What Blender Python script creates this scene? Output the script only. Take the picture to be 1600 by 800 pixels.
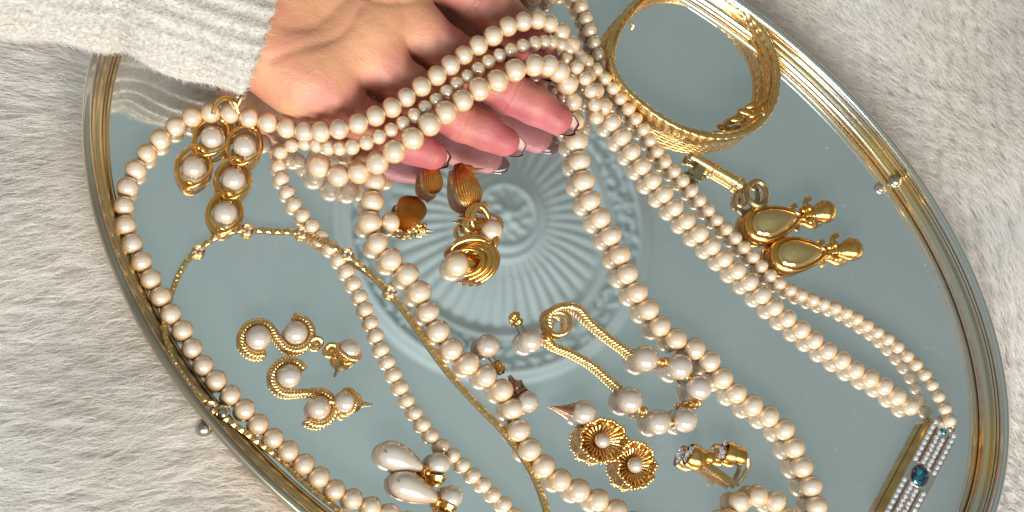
import bpy, math, random
import numpy as np
from mathutils import Vector, Matrix, Quaternion
random.seed(7); rng = np.random.default_rng(7)
for o in list(bpy.data.objects): bpy.data.objects.remove(o)
S = bpy.context.scene
COL = S.collection

# ------------------------------------------------------------------ camera
F_PX, CX, CY, H = 1994.0, 800.0, 400.0, 0.52
_n = -np.array([(210.0-CX)/F_PX, -(860.0-CY)/F_PX, -1.0]); _n /= np.linalg.norm(_n)
_ex = np.array([1.0, 0, 0]) - _n[0]*_n; _ex /= np.linalg.norm(_ex); _ey = np.cross(_n, _ex)
RC = np.array([_ex, _ey, _n])
cd = bpy.data.cameras.new('camera'); cam = bpy.data.objects.new('camera', cd); COL.objects.link(cam)
cd.sensor_width = 36; cd.lens = 36*F_PX/1600
cd.clip_start = 0.01; cd.clip_end = 50
m4 = Matrix([list(RC[0])+[0], list(RC[1])+[0], list(RC[2])+[H], [0, 0, 0, 1]])
cam.matrix_world = m4
cd.dof.use_dof = True; cd.dof.focus_distance = 0.535; cd.dof.aperture_fstop = 14
S.camera = cam

# ------------------------------------------------------------------ light of the room
w = bpy.data.worlds.new('World'); S.world = w; w.use_nodes = True
wn = w.node_tree; g_ = wn.nodes.new('ShaderNodeNewGeometry'); sp = wn.nodes.new('ShaderNodeSeparateXYZ')
wr = wn.nodes.new('ShaderNodeMapRange'); wr.interpolation_type = 'SMOOTHSTEP'
wr.inputs['From Min'].default_value = -.7; wr.inputs['From Max'].default_value = .9
wx = wn.nodes.new('ShaderNodeMix'); wx.data_type = 'RGBA'      # window side of the room bright, far wall dimmer and warmer
wx.inputs[6].default_value = (.66, .58, .50, 1); wx.inputs[7].default_value = (1.06, 1.05, 1.05, 1)
wn.links.new(g_.outputs['Incoming'], sp.inputs[0]); wn.links.new(sp.outputs['Y'], wr.inputs['Value'])
wn.links.new(wr.outputs[0], wx.inputs[0]); wn.links.new(wx.outputs[2], wn.nodes['Background'].inputs[0])
wn.nodes['Background'].inputs[1].default_value = 0.50
def window_light(name, loc, tgt, sx, sy, power, col):
    l = bpy.data.lights.new(name, 'AREA'); l.shape = 'RECTANGLE'; l.size = sx; l.size_y = sy
    l.energy = power; l.color = col
    o = bpy.data.objects.new(name, l); COL.objects.link(o); o.location = loc
    o.rotation_euler = (Vector(tgt)-Vector(loc)).to_track_quat('-Z', 'Y').to_euler()
window_light('window_light', (-0.30, -1.30, 0.92), (0.15, 0.1, 0.0), 0.70, 0.62, 35, (0.84, 0.94, 1.0))
window_light('window_light', (0.60, -1.30, 0.92), (0.15, 0.1, 0.0), 0.70, 0.62, 38, (1.0, 0.93, 0.84))
S.view_settings.view_transform = 'Standard'; S.view_settings.look = 'None'
S.view_settings.exposure = -0.42; S.view_settings.gamma = 1.0
S.render.engine = 'CYCLES'; S.cycles.caustics_reflective = True
S.cycles_curves.shape = 'RIBBONS'
S.cycles.max_bounces = 10; S.cycles.glossy_bounces = 6; S.cycles.diffuse_bounces = 6
S.cycles.transmission_bounces = 6; S.cycles.sample_clamp_indirect = 4

# ------------------------------------------------------------------ helpers
def at(x, y, z=0.0):
    d = RC @ np.array([(x-CX)/F_PX, (CY-y)/F_PX, -1.0]); t = (z-H)/d[2]
    return Vector((d[0]*t, d[1]*t, z))
def ppm(x, y, z=0.0):                      # pixels per metre there
    d = np.array([(x-CX)/F_PX, (CY-y)/F_PX, -1.0]); t = (H-z)/(-(RC@d)[2]); return F_PX/t

def tag(o, label=None, cat=None, group=None, kind=None):
    if label: o['label'] = label
    if cat: o['category'] = cat
    if group: o['group'] = group
    if kind: o['kind'] = kind
    return o
def thing(name, loc, label, cat, group=None):
    o = bpy.data.objects.new(name, None); COL.objects.link(o); o.location = loc
    o.empty_display_size = 0.01
    return tag(o, label, cat, group)
def wloc(o):
    v = Vector((0, 0, 0))
    while o: v += o.location; o = o.parent
    return v

class MB:
    def __init__(s): s.v = []; s.f = []
    def add(s, vs, fs):
        b = len(s.v); s.v += [tuple(v) for v in vs]; s.f += [tuple(i+b for i in f) for f in fs]; return s
    def ball(s, c, r, sc=(1, 1, 1), rot=None, nu=16, nv=10):
        c = Vector(c); vs = []; fs = []
        for j in range(nv+1):
            ph = math.pi*j/nv
            for i in range(nu):
                th = 2*math.pi*i/nu
                p = Vector((math.sin(ph)*math.cos(th)*sc[0], math.sin(ph)*math.sin(th)*sc[1], math.cos(ph)*sc[2]))*r
                if rot: p = rot @ p
                vs.append(c+p)
        for j in range(nv):
            for i in range(nu):
                fs.append((j*nu+i, (j+1)*nu+i, (j+1)*nu+(i+1) % nu, j*nu+(i+1) % nu))
        return s.add(vs, fs)
    def gem(s, c, r, n=8, sc=(1, 1, 1), rot=None):      # faceted stone: table, crown, pavilion
        c = Vector(c); vs = []; fs = []
        for (rr, z, off) in ((0.5, 0.42, .5), (0.85, 0.22, 0), (1.0, 0.0, .5), (0.55, -0.4, 0)):
            for i in range(n):
                a = 2*math.pi*(i+off)/n
                p = Vector((rr*math.cos(a)*sc[0], rr*math.sin(a)*sc[1], z*sc[2]))*r
                if rot: p = rot @ p
                vs.append(c+p)
        fs.append(tuple(range(n)))
        for k in range(3):
            for i in range(n):
                a, b = k*n+i, k*n+(i+1) % n; d, e = a+n, b+n
                if k % 2 == 0: fs += [(a, d, e), (a, e, b)]
                else: fs += [(a, d, b), (b, d, e)]
        fs.append(tuple(reversed(range(3*n, 4*n))))
        return s.add(vs, fs)
    def tube(s, pts, r, n=10, closed=False, flat=None, cap=True):
        # r: float or list; flat=(a,b) multiplies the section along up/side
        pts = [Vector(p) for p in pts]; N = len(pts)
        rr = r if isinstance(r, (list, tuple)) else [r]*N
        T = []
        for i in range(N):
            a = pts[(i-1) % N] if (closed or i) else pts[0]
            b = pts[(i+1) % N] if (closed or i < N-1) else pts[-1]
            t = b-a; T.append(t.normalized() if t.length > 1e-9 else Vector((1, 0, 0)))
        up = Vector((0, 0, 1))
        vs = []; fs = []
        nrm = up - T[0]*up.dot(T[0])
        if nrm.length < 1e-3: nrm = Vector((0, 1, 0)) - T[0]*T[0].y
        nrm.normalize()
        for i in range(N):
            if flat is not None and abs(T[i].z) < 0.95:
                nrm = (up - T[i]*up.dot(T[i])).normalized()
            else:
                q = nrm - T[i]*nrm.dot(T[i])
                nrm = q.normalized() if q.length > 1e-6 else nrm
            bi = T[i].cross(nrm)
            fa, fb = flat if flat else (1, 1)
            for k in range(n):
                a = 2*math.pi*(k+.5)/n
                vs.append(pts[i] + nrm*(math.sin(a)*rr[i]*fa) + bi*(math.cos(a)*rr[i]*fb))
        M = N if closed else N-1
        for i in range(M):
            for k in range(n):
                a = i*n+k; b = i*n+(k+1) % n; c = ((i+1) % N)*n+(k+1) % n; d = ((i+1) % N)*n+k
                fs.append((a, b, c, d))
        if cap and not closed:
            fs.append(tuple(reversed(range(n)))); fs.append(tuple(range((N-1)*n, N*n)))
        return s.add(vs, fs)
    def rope(s, pts, R, pitch, strands=3, n=6, closed=False):
        pts = resample(pts, pitch/9)
        L = len(pts); 
        for k in range(strands):
            q = []
            for i, p in enumerate(pts):
                t = (pts[min(i+1, L-1)]-pts[max(i-1, 0)]).normalized()
                u = Vector((0, 0, 1)); u = (u-t*u.dot(t)); u = u.normalized() if u.length > .05 else Vector((1, 0, 0))
                b = t.cross(u); a = 2*math.pi*(i/9+k/strands)
                q.append(p+(u*math.sin(a)+b*math.cos(a))*R*.52)
            s.tube(q, R*.52, n)
        return s
    def lathe(s, prof, a, axis, n=20, ref=None):        # prof [(dist along axis, radius)]
        a = Vector(a); ax = Vector(axis).normalized()
        u = Vector(ref) if ref else (Vector((0, 0, 1)) if abs(ax.z) < .9 else Vector((1, 0, 0)))
        u = (u-ax*u.dot(ax)).normalized(); v = ax.cross(u)
        vs = []; fs = []
        for d, r in prof:
            for k in range(n):
                t = 2*math.pi*k/n
                vs.append(a+ax*d+(u*math.cos(t)+v*math.sin(t))*r)
        for i in range(len(prof)-1):
            for k in range(n):
                fs.append((i*n+k, i*n+(k+1) % n, (i+1)*n+(k+1) % n, (i+1)*n+k))
        return s.add(vs, fs)
    def prism(s, poly, z0, z1, bev=0.0):                # poly of Vectors (xy), extruded in z with bevelled top
        n = len(poly); c = sum((Vector(p) for p in poly), Vector((0, 0, 0)))/n
        vs = []
        for z, k in ((z0, 0), (z1-bev, 0), (z1, bev)):
            for p in poly:
                d = Vector((p[0]-c.x, p[1]-c.y, 0)); l = d.length
                q = Vector((c.x, c.y, 0))+d*((l-k)/l if l else 1)
                vs.append((q.x, q.y, z))
        fs = [tuple(reversed(range(n))), tuple(range(2*n, 3*n))]
        for r in range(2):
            for i in range(n):
                fs.append((r*n+i, r*n+(i+1) % n, (r+1)*n+(i+1) % n, (r+1)*n+i))
        return s.add(vs, fs)
    def build(s, name, mat, parent=None, sharp=40, kind=None, label=None):
        me = bpy.data.meshes.new(name)
        if parent: 
            l = wloc(parent); vs = [(v[0]-l.x, v[1]-l.y, v[2]-l.z) for v in s.v]
        else: vs = s.v
        me.from_pydata(vs, [], s.f); me.validate()
        me.polygons.foreach_set('use_smooth', [True]*len(me.polygons))
        me.set_sharp_from_angle(angle=math.radians(sharp))
        me.materials.append(mat)
        o = bpy.data.objects.new(name, me); COL.objects.link(o); o.parent = parent
        if kind: o['kind'] = kind
        if label: o['label'] = label
        return o

def spline(ctrl, closed=False, per=14):
    P = [Vector(c) for c in ctrl]; n = len(P); out = []
    rng_ = range(n) if closed else range(n-1)
    for i in rng_:
        if closed: a, b, c, d = P[i-1], P[i], P[(i+1) % n], P[(i+2) % n]
        else: a, b, c, d = P[max(i-1, 0)], P[i], P[i+1], P[min(i+2, n-1)]
        for k in range(per):
            t = k/per
            out.append(.5*((2*b)+(c-a)*t+(2*a-5*b+4*c-d)*t*t+(3*b-a-3*c+d)*t**3))
    if not closed: out.append(P[-1])
    return out
def resample(pts, step):
    pts = [Vector(p) for p in pts]; out = [pts[0]]; acc = 0.0
    for a, b in zip(pts[:-1], pts[1:]):
        L = (b-a).length
        if L < 1e-9: continue
        pos = step-acc
        while pos <= L:
            out.append(a+(b-a)*(pos/L)); pos += step
        acc = L-(pos-step)
    return out
def W(lst, z=None):
    return [at(p[0], p[1], p[2] if len(p) > 2 else z) for p in lst]

# ------------------------------------------------------------------ materials
def mat(name):
    m = bpy.data.materials.new(name); m.use_nodes = True
    nt = m.node_tree; return m, nt, nt.nodes['Principled BSDF']
def N(nt, t, **kw):
    n = nt.nodes.new(t)
    for k, v in kw.items():
        if k.startswith('i_'): n.inputs[k[2:].replace('_', ' ')].default_value = v
        else: setattr(n, k, v)
    return n
def noise_bump(nt, b, scale, strength, dist=0.0002, detail=3):
    tc = N(nt, 'ShaderNodeTexCoord'); no = N(nt, 'ShaderNodeTexNoise'); no.inputs['Scale'].default_value = scale
    no.inputs['Detail'].default_value = detail
    nt.links.new(tc.outputs['Object'], no.inputs['Vector'])
    bp = N(nt, 'ShaderNodeBump'); bp.inputs['Strength'].default_value = strength; bp.inputs['Distance'].default_value = dist
    nt.links.new(no.outputs['Fac'], bp.inputs['Height']); nt.links.new(bp.outputs[0], b.inputs['Normal'])
    return tc, no
def ramp(nt, src, stops):
    r = N(nt, 'ShaderNodeValToRGB'); e = r.color_ramp.elements
    while len(e) < len(stops): e.new(0.5)
    for k, (p, c) in enumerate(stops): e[k].position = p; e[k].color = (*c, 1)
    nt.links.new(src, r.inputs[0]); return r

def pearl_mat(name, centre, edge, rough=0.3, metal=.14):
    m, nt, b = mat(name)
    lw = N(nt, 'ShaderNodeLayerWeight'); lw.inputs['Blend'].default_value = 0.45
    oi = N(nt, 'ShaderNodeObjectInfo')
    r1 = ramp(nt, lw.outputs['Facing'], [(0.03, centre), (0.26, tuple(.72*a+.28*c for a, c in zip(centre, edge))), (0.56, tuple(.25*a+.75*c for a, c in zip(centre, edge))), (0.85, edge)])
    tc = N(nt, 'ShaderNodeTexCoord'); no = N(nt, 'ShaderNodeTexNoise'); no.inputs['Scale'].default_value = 1.3
    nt.links.new(tc.outputs['Object'], no.inputs['Vector'])
    mx = N(nt, 'ShaderNodeMix', data_type='RGBA', blend_type='MULTIPLY'); mx.inputs[0].default_value = 1
    r2 = ramp(nt, oi.outputs['Random'], [(0, (1, .91, .83)), (.35, (.97, .95, .92)), (.7, (1, .98, .94)), (1, (.92, .90, .93))])
    nt.links.new(r1.outputs[0], mx.inputs[6]); nt.links.new(r2.outputs[0], mx.inputs[7])
    mx2 = N(nt, 'ShaderNodeMix', data_type='RGBA', blend_type='MULTIPLY'); mx2.inputs[0].default_value = .5
    r3 = ramp(nt, no.outputs['Fac'], [(.35, (.86, .80, .78)), (.65, (1, 1, 1))])
    nt.links.new(mx.outputs[2], mx2.inputs[6]); nt.links.new(r3.outputs[0], mx2.inputs[7])
    nt.links.new(mx2.outputs[2], b.inputs['Base Color'])
    b.inputs['Roughness'].default_value = rough
    b.inputs['Specular IOR Level'].default_value = 0.5
    b.inputs['Coat Weight'].default_value = 1; b.inputs['Coat Roughness'].default_value = 0.02; b.inputs['Coat IOR'].default_value = 2.3; b.inputs['Metallic'].default_value = metal
    b.inputs['Subsurface Weight'].default_value = 0.0
    bp = N(nt, 'ShaderNodeBump'); bp.inputs['Strength'].default_value = .1; bp.inputs['Distance'].default_value = .0001
    no2 = N(nt, 'ShaderNodeTexNoise'); no2.inputs['Scale'].default_value = 9; nt.links.new(tc.outputs['Object'], no2.inputs['Vector'])
    nt.links.new(no2.outputs['Fac'], bp.inputs['Height']); nt.links.new(bp.outputs[0], b.inputs['Normal'])
    return m
M = {}
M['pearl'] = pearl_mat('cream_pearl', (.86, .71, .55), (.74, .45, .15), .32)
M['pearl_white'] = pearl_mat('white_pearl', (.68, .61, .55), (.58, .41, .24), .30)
def gold_mat(name, c0, c1, rough=.22, bump=.25, scale=900):
    m, nt, b = mat(name)
    tc, no = noise_bump(nt, b, scale, bump, .0003)
    n2 = N(nt, 'ShaderNodeTexNoise'); n2.inputs['Scale'].default_value = 160; nt.links.new(tc.outputs['Object'], n2.inputs['Vector'])
    r = ramp(nt, n2.outputs['Fac'], [(.3, c0), (.7, c1)]); nt.links.new(r.outputs[0], b.inputs['Base Color'])
    r2 = ramp(nt, n2.outputs['Fac'], [(.3, (rough*1.6,)*3), (.7, (rough,)*3)]); nt.links.new(r2.outputs[0], b.inputs['Roughness'])
    b.inputs['Metallic'].default_value = 1
    return m
M['gold'] = gold_mat('gold', (.70, .36, .08), (.88, .53, .17), .17)
M['gold_pale'] = gold_mat('pale_gold', (.76, .46, .16), (.92, .64, .29), .20, .4)
def tarnish_mat(name, stops, rough):
    m, nt, b = mat(name); tc, no = noise_bump(nt, b, 300, .02, .0003); b.inputs['Metallic'].default_value = 1
    n2 = N(nt, 'ShaderNodeTexNoise'); n2.inputs['Scale'].default_value = 8; n2.inputs['Detail'].default_value = 2.5; n2.inputs['Roughness'].default_value = .5
    nt.links.new(tc.outputs['Object'], n2.inputs['Vector']); r = ramp(nt, n2.outputs['Fac'], stops); nt.links.new(r.outputs[0], b.inputs['Base Color'])
    r2 = ramp(nt, n2.outputs['Fac'], [(.35, (.34,)*3), (.55, (rough,)*3)]); nt.links.new(r2.outputs[0], b.inputs['Roughness']); return m
M['gold_rim'] = tarnish_mat('rim_gold', [(.38, (.48, .34, .18)), (.45, (.82, .58, .28)), (.53, (.93, .72, .40)), (.62, (.76, .69, .58))], .13)
M['silver_rim'] = tarnish_mat('rim_silver', [(.39, (.40, .33, .24)), (.46, (.72, .62, .46)), (.54, (.84, .76, .62)), (.60, (.78, .77, .74))], .13)
M['antique'] = gold_mat('antique_brass', (.30, .21, .11), (.55, .42, .24), .33, .6)
M['copper'] = gold_mat('copper', (.40, .20, .12), (.62, .36, .24), .25, .4)
M['ball_metal'] = gold_mat('grey_metal', (.42, .38, .33), (.62, .58, .50), .18, .05)
M['shell_gold'] = gold_mat('shell_gold', (.78, .50, .20), (.92, .66, .32), .20, .1)
def simple(name, col, rough=.5, metal=0, coat=0, spec=.5, sss=0):
    m, nt, b = mat(name); b.inputs['Base Color'].default_value = (*col, 1); b.inputs['Roughness'].default_value = rough
    b.inputs['Metallic'].default_value = metal; b.inputs['Coat Weight'].default_value = coat
    b.inputs['Specular IOR Level'].default_value = spec
    noise_bump(nt, b, 700, .08)
    return m
M['thread'] = simple('silk_thread', (.62, .5, .38), .8)
m, nt, b = mat('tinted_mirror')
b.inputs['Base Color'].default_value = (.90, .925, .91, 1); b.inputs['Metallic'].default_value = 1; b.inputs['Roughness'].default_value = 0.0
dd = N(nt, 'ShaderNodeBsdfDiffuse'); dd.inputs[0].default_value = (.55, .58, .60, 1); mm = N(nt, 'ShaderNodeMixShader')
tc = N(nt, 'ShaderNodeTexCoord'); d1 = N(nt, 'ShaderNodeTexNoise'); d1.inputs['Scale'].default_value = 9; d1.inputs['Detail'].default_value = 6
d2 = N(nt, 'ShaderNodeTexNoise'); d2.inputs['Scale'].default_value = 420; nt.links.new(tc.outputs['Object'], d1.inputs['Vector']); nt.links.new(tc.outputs['Object'], d2.inputs['Vector'])
e1 = N(nt, 'ShaderNodeMapRange'); e1.inputs['From Min'].default_value = .3; e1.inputs['From Max'].default_value = .8; e1.inputs['To Min'].default_value = .05; e1.inputs['To Max'].default_value = .17
e2 = N(nt, 'ShaderNodeMapRange'); e2.inputs['From Min'].default_value = .70; e2.inputs['From Max'].default_value = .80; e2.inputs['To Max'].default_value = .35
nt.links.new(d1.outputs['Fac'], e1.inputs['Value']); nt.links.new(d2.outputs['Fac'], e2.inputs['Value'])
ea = N(nt, 'ShaderNodeMath', operation='ADD'); nt.links.new(e1.outputs[0], ea.inputs[0]); nt.links.new(e2.outputs[0], ea.inputs[1])
nt.links.new(ea.outputs[0], mm.inputs[0]); nt.links.new(b.outputs[0], mm.inputs[1]); nt.links.new(dd.outputs[0], mm.inputs[2]); nt.links.new(mm.outputs[0], nt.nodes['Material Output'].inputs[0])
M['mirror'] = m
M['blue_gem'] = simple('blue_gem', (.005, .10, .16), .04, .5, 1, 1)
_nt = M['blue_gem'].node_tree; _tc = N(_nt, 'ShaderNodeTexCoord'); _v = N(_nt, 'ShaderNodeTexVoronoi'); _v.inputs['Scale'].default_value = 420
_nt.links.new(_tc.outputs['Object'], _v.inputs['Vector']); _r = ramp(_nt, _v.outputs['Color'], [(.25, (.001, .01, .03)), (.5, (.002, .06, .11)), (.85, (.04, .30, .38))])
_nt.links.new(_r.outputs[0], _nt.nodes['Principled BSDF'].inputs['Base Color'])
m, nt, b = mat('crystal'); b.inputs['Base Color'].default_value = (.93, .94, .97, 1); b.inputs['Roughness'].default_value = .05
b.inputs['Metallic'].default_value = .55; b.inputs['Coat Weight'].default_value = 1; M['crystal'] = m
M['nail_polish'] = simple('burgundy_polish', (.10, .008, .018), .12, 0, 1)
M['nail_under'] = simple('natural_nail', (.72, .50, .42), .25, 0, .5)
M['felt'] = simple('felt', (.12, .10, .08), .9)
M['ceiling'] = simple('pale_blue_ceiling_plaster', (.49, .64, .65), .8)
M['plaster'] = simple('white_plaster', (.64, .77, .78), .8)
# skin
m, nt, b = mat('skin')
va = N(nt, 'ShaderNodeAttribute', attribute_name='flush'); tc = N(nt, 'ShaderNodeTexCoord')
no = N(nt, 'ShaderNodeTexNoise'); no.inputs['Scale'].default_value = 55; no.inputs['Detail'].default_value = 4
nt.links.new(tc.outputs['Object'], no.inputs['Vector'])
ad = N(nt, 'ShaderNodeMath', operation='MULTIPLY_ADD'); ad.inputs[1].default_value = 1.3; ad.inputs[2].default_value = -.60
nt.links.new(no.outputs['Fac'], ad.inputs[0])
ad2 = N(nt, 'ShaderNodeMath', operation='ADD'); nt.links.new(ad.outputs[0], ad2.inputs[0]); nt.links.new(va.outputs['Fac'], ad2.inputs[1])
r = ramp(nt, ad2.outputs[0], [(0.0, (.66, .32, .17)), (.35, (.63, .25, .17)), (1.0, (.46, .11, .115))])
nt.links.new(r.outputs[0], b.inputs['Base Color'])
b.inputs['Roughness'].default_value = .48; b.inputs['Subsurface Weight'].default_value = .18
b.inputs['Subsurface Radius'].default_value = (1, .35, .2); b.inputs['Subsurface Scale'].default_value = .004
v1 = N(nt, 'ShaderNodeTexVoronoi'); v1.inputs['Scale'].default_value = 1400; nt.links.new(tc.outputs['Object'], v1.inputs['Vector'])
n3 = N(nt, 'ShaderNodeTexNoise'); n3.inputs['Scale'].default_value = 260; n3.inputs['Detail'].default_value = 5; nt.links.new(tc.outputs['Object'], n3.inputs['Vector'])
a3 = N(nt, 'ShaderNodeMath', operation='MULTIPLY_ADD'); a3.inputs[1].default_value = .25
nt.links.new(v1.outputs['Distance'], a3.inputs[0]); nt.links.new(n3.outputs['Fac'], a3.inputs[2])
bp = N(nt, 'ShaderNodeBump'); bp.inputs['Strength'].default_value = .55; bp.inputs['Distance'].default_value = .0007
nt.links.new(a3.outputs[0], bp.inputs['Height']); nt.links.new(bp.outputs[0], b.inputs['Normal'])
M['skin'] = m
# knit
m, nt, b = mat('cream_knit'); tc, no = noise_bump(nt, b, 700, .8, .0008, 6)
r = ramp(nt, no.outputs['Fac'], [(.3, (.50, .45, .39)), (.7, (.66, .61, .55))]); nt.links.new(r.outputs[0], b.inputs['Base Color'])
b.inputs['Roughness'].default_value = .95; b.inputs['Sheen Weight'].default_value = .4; M['knit'] = m
M['knit_fibre'] = simple('knit_fibre', (.68, .63, .56), .9)
# fur
m, nt, b = mat('cream_fur'); tc = N(nt, 'ShaderNodeTexCoord'); no = N(nt, 'ShaderNodeTexNoise'); no.inputs['Scale'].default_value = 14
no.inputs['Detail'].default_value = 4; nt.links.new(tc.outputs['Object'], no.inputs['Vector'])
r = ramp(nt, no.outputs['Fac'], [(.3, (.91, .87, .82)), (.7, (.95, .93, .91))])
df = N(nt, 'ShaderNodeBsdfDiffuse'); tl = N(nt, 'ShaderNodeBsdfTranslucent'); ms = N(nt, 'ShaderNodeMixShader'); ms.inputs[0].default_value = .5
nt.links.new(r.outputs[0], df.inputs[0]); nt.links.new(r.outputs[0], tl.inputs[0]); nt.links.new(df.outputs[0], ms.inputs[1]); nt.links.new(tl.outputs[0], ms.inputs[2])
nt.nodes.remove(b); nt.links.new(ms.outputs[0], nt.nodes['Material Output'].inputs[0]); M['fur'] = m

# ------------------------------------------------------------------ setting: ceiling (seen in the mirror)
CZ = 2.0
mb = MB(); cc = Vector((.7, .5, 0)); s_ = 2.6
mb.add([(cc.x-s_, cc.y-s_*1.1, CZ), (cc.x+s_, cc.y-s_*1.1, CZ), (cc.x+s_, cc.y+s_, CZ), (cc.x-s_, cc.y+s_, CZ),
        (cc.x-s_, cc.y-s_*1.1, CZ+.05), (cc.x+s_, cc.y-s_*1.1, CZ+.05), (cc.x+s_, cc.y+s_, CZ+.05), (cc.x-s_, cc.y+s_, CZ+.05)],
       [(0, 3, 2, 1), (4, 5, 6, 7), (0, 1, 5, 4), (1, 2, 6, 5), (2, 3, 7, 6), (3, 0, 4, 7)])
tag(mb.build('ceiling', M['ceiling']), kind='structure')
mc = at(776, 350, -CZ); mc = Vector((mc.x, mc.y, CZ))
med = thing('ceiling_medallion', mc, 'round plaster ceiling rose reflected in the middle of the mirror', 'ceiling rose')
mb = MB()
prof = []
def mh(r, th):      # drop below the ceiling
    h = 0
    h = .034*max(0, 1-(r/.29)**2)
    if .10 < r < .285:
        k = math.sin(math.pi*(r-.10)/.185)**.6
        h += .009*k*(abs(math.cos(th*22))**.7-.5)*(1 if r > .15 else .5)
    for rr, ww, hh in ((.085, .007, .014), (.105, .006, .010), (.293, .008, .016), (.31, .006, .008), (.385, .010, .018), (.40, .005, .01)):
        h += hh*math.exp(-((r-rr)/ww)**2)
    if r < .08: h += .012
    if .30 < r < .38: h += .006
    return h*min(1, max(0, (.415-r)/.01))
nr, na = 110, 352; vs = []; fs = []
for i in range(nr+1):
    rr = .418*i/nr
    for k in range(na):
        th = 2*math.pi*k/na
        vs.append((mc.x+rr*math.cos(th), mc.y+rr*math.sin(th), CZ-.002-mh(rr, th)))
for i in range(nr):
    for k in range(na):
        fs.append((i*na+k, i*na+(k+1) % na, (i+1)*na+(k+1) % na, (i+1)*na+k))
mb.add(vs, fs); mb.build('fluted_dish', M['plaster'], med, 180)
def leaf_mesh(mb, c, a, L, Wd, hz):
    rot = Matrix.Rotation(a, 3, 'Z'); mb.ball(c, 1, (L, Wd, hz), rot, 12, 6)
for k in range(10):
    th = 2*math.pi*k/10+.2
    c = Vector((mc.x+.345*math.cos(th), mc.y+.345*math.sin(th), CZ-.012))
    mb = MB()
    for j in range(6):
        a = j*math.pi/3+th; leaf_mesh(mb, c+Vector((math.cos(a), math.sin(a), 0))*.017, a, .014, .009, .009)
    mb.ball(c+Vector((0, 0, -.005)), .009)
    mb.build('plaster_flower', M['plaster'], med)
    mb = MB()
    for j in range(9):
        t2 = th+(.10+.44*j/8); rr = .345+(.018 if j % 2 else -.016)+random.uniform(-.004, .004)
        c = Vector((mc.x+rr*math.cos(t2), mc.y+rr*math.sin(t2), CZ-.012))
        leaf_mesh(mb, c, t2+math.pi/2+random.uniform(-.7, .7), random.uniform(.018, .026), .008, .011)
        leaf_mesh(mb, c+Vector((random.uniform(-.015, .015), random.uniform(-.015, .015), 0)), t2+random.uniform(-1, 1), .013, .006, .010)
    mb.build('plaster_leaf_spray', M['plaster'], med)
mb = MB()
for ring, cnt, L in ((.028, 6, .026), (.055, 11, .028)):
    for j in range(cnt):
        a = 2*math.pi*j/cnt+ring*9
        c = Vector((mc.x+ring*math.cos(a), mc.y+ring*math.sin(a), CZ-.052+(ring*.25)))
        leaf_mesh(mb, c, a+.5, L*.8, .010, .014)
mb.ball((mc.x, mc.y, CZ-.055), .016); mb.build('rosette', M['plaster'], med); med.scale = (.83, .83, 1.45)

# ------------------------------------------------------------------ tray
EC = np.array([0.17806, 0.12047]); EA, EB = .22340, .15553
U1 = np.array([-.872396, .4888]); U2 = np.array([.4888, .872396])
def ell(t, off=0.0):
    # point at parameter t pushed outward by off along the normal
    p = EC + U1*EA*math.cos(t) + U2*EB*math.sin(t)
    n = U1*math.cos(t)/EA + U2*math.sin(t)/EB; n /= np.linalg.norm(n)
    return p + n*off, n
tray = thing('mirror_tray', (EC[0], EC[1], -.008), 'oval gold rimmed mirror tray lying on cream fur with jewellery spread over it', 'tray')
NE = 360
mb = MB(); ring = [ell(2*math.pi*k/NE, -.0085)[0] for k in range(NE)]
mb.add([(p[0], p[1], 0.0) for p in ring]+[(p[0], p[1], -.003) for p in ring],
       [tuple(range(NE)), tuple(reversed(range(NE, 2*NE)))]+[(k, k+NE, (k+1) % NE+NE, (k+1) % NE) for k in range(NE)])
mb.build('mirror', M['mirror'], tray)
def sweep(prof, name, m, sharp=35):
    mb = MB(); n = len(prof); vs = []; fs = []
    for k in range(NE):
        for (u, z) in prof:
            p, _ = ell(2*math.pi*k/NE, u); vs.append((p[0], p[1], z))
    for k in range(NE):
        for i in range(n):
            a = k*n+i; b = k*n+(i+1) % n; c = ((k+1) % NE)*n+(i+1) % n; d = ((k+1) % NE)*n+i
            fs.append((a, d, c, b))
    mb.add(vs, fs); return mb.build(name, m, tray, sharp)
def arc(cx, cz, r, a0, a1, n=7):
    return [(cx+r*math.cos(math.radians(a0+(a1-a0)*i/(n-1))), cz+r*math.sin(math.radians(a0+(a1-a0)*i/(n-1)))) for i in range(n)]
# inner bead at the foot, stepped cove with reeds, then the rolled lip
sweep(arc(-.0097, .0008, .0009, 0, 330, 10), 'foot_bead', M['gold_rim'])
band = []
for k in range(41):                                   # broad convex band with fine reeds
    q_ = k/40; a_ = math.radians(205-130*q_)
    band.append((-.0064+.0024*math.cos(a_)+.00012*math.cos(q_*2*math.pi*5), .0030+.0030*math.sin(a_)+.00012*math.cos(q_*2*math.pi*5)))
sweep([(-.0088, -.001)] + band + [(-.0052, .0060), (-.0050, .0072)] + arc(-.0046, .0082, .0008, 230, 60, 6) + [(-.0038, .0100), (-.0034, .0115), (-.0036, .004), (-.0040, -.001), (-.0040, -.008), (-.0088, -.008)],
      'rim_wall', M['gold_rim'])
sweep(arc(-.0024, .0121, .0021, 0, 330, 18), 'rim_lip', M['silver_rim'])
sweep(arc(-.0044, .0100, .0006, 0, 330, 8), 'rim_reed', M['gold_rim'])
sweep(arc(-.0030, .0076, .0010, 0, 330, 8), 'outer_reed', M['silver_rim'])
def tray_ball(px, py, du_in, du_out):
    w_ = at(px, py, .006); best = min(range(3600), key=lambda k: (Vector((*ell(k*math.pi/1800)[0], .006))-w_).length)
    t = best*math.pi/1800
    for du, r in ((du_in, .0032), (du_out, .0036)):
        p, n = ell(t, du); o = MB().ball((p[0], p[1], (.0064 if du < -.004 else .0048)), r, nu=24, nv=16).build('rivet_ball', M['ball_metal'], tray)
tray_ball(1424, 262, -.0088, .0008); tray_ball(318, 668, -.0082, .0006)
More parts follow.
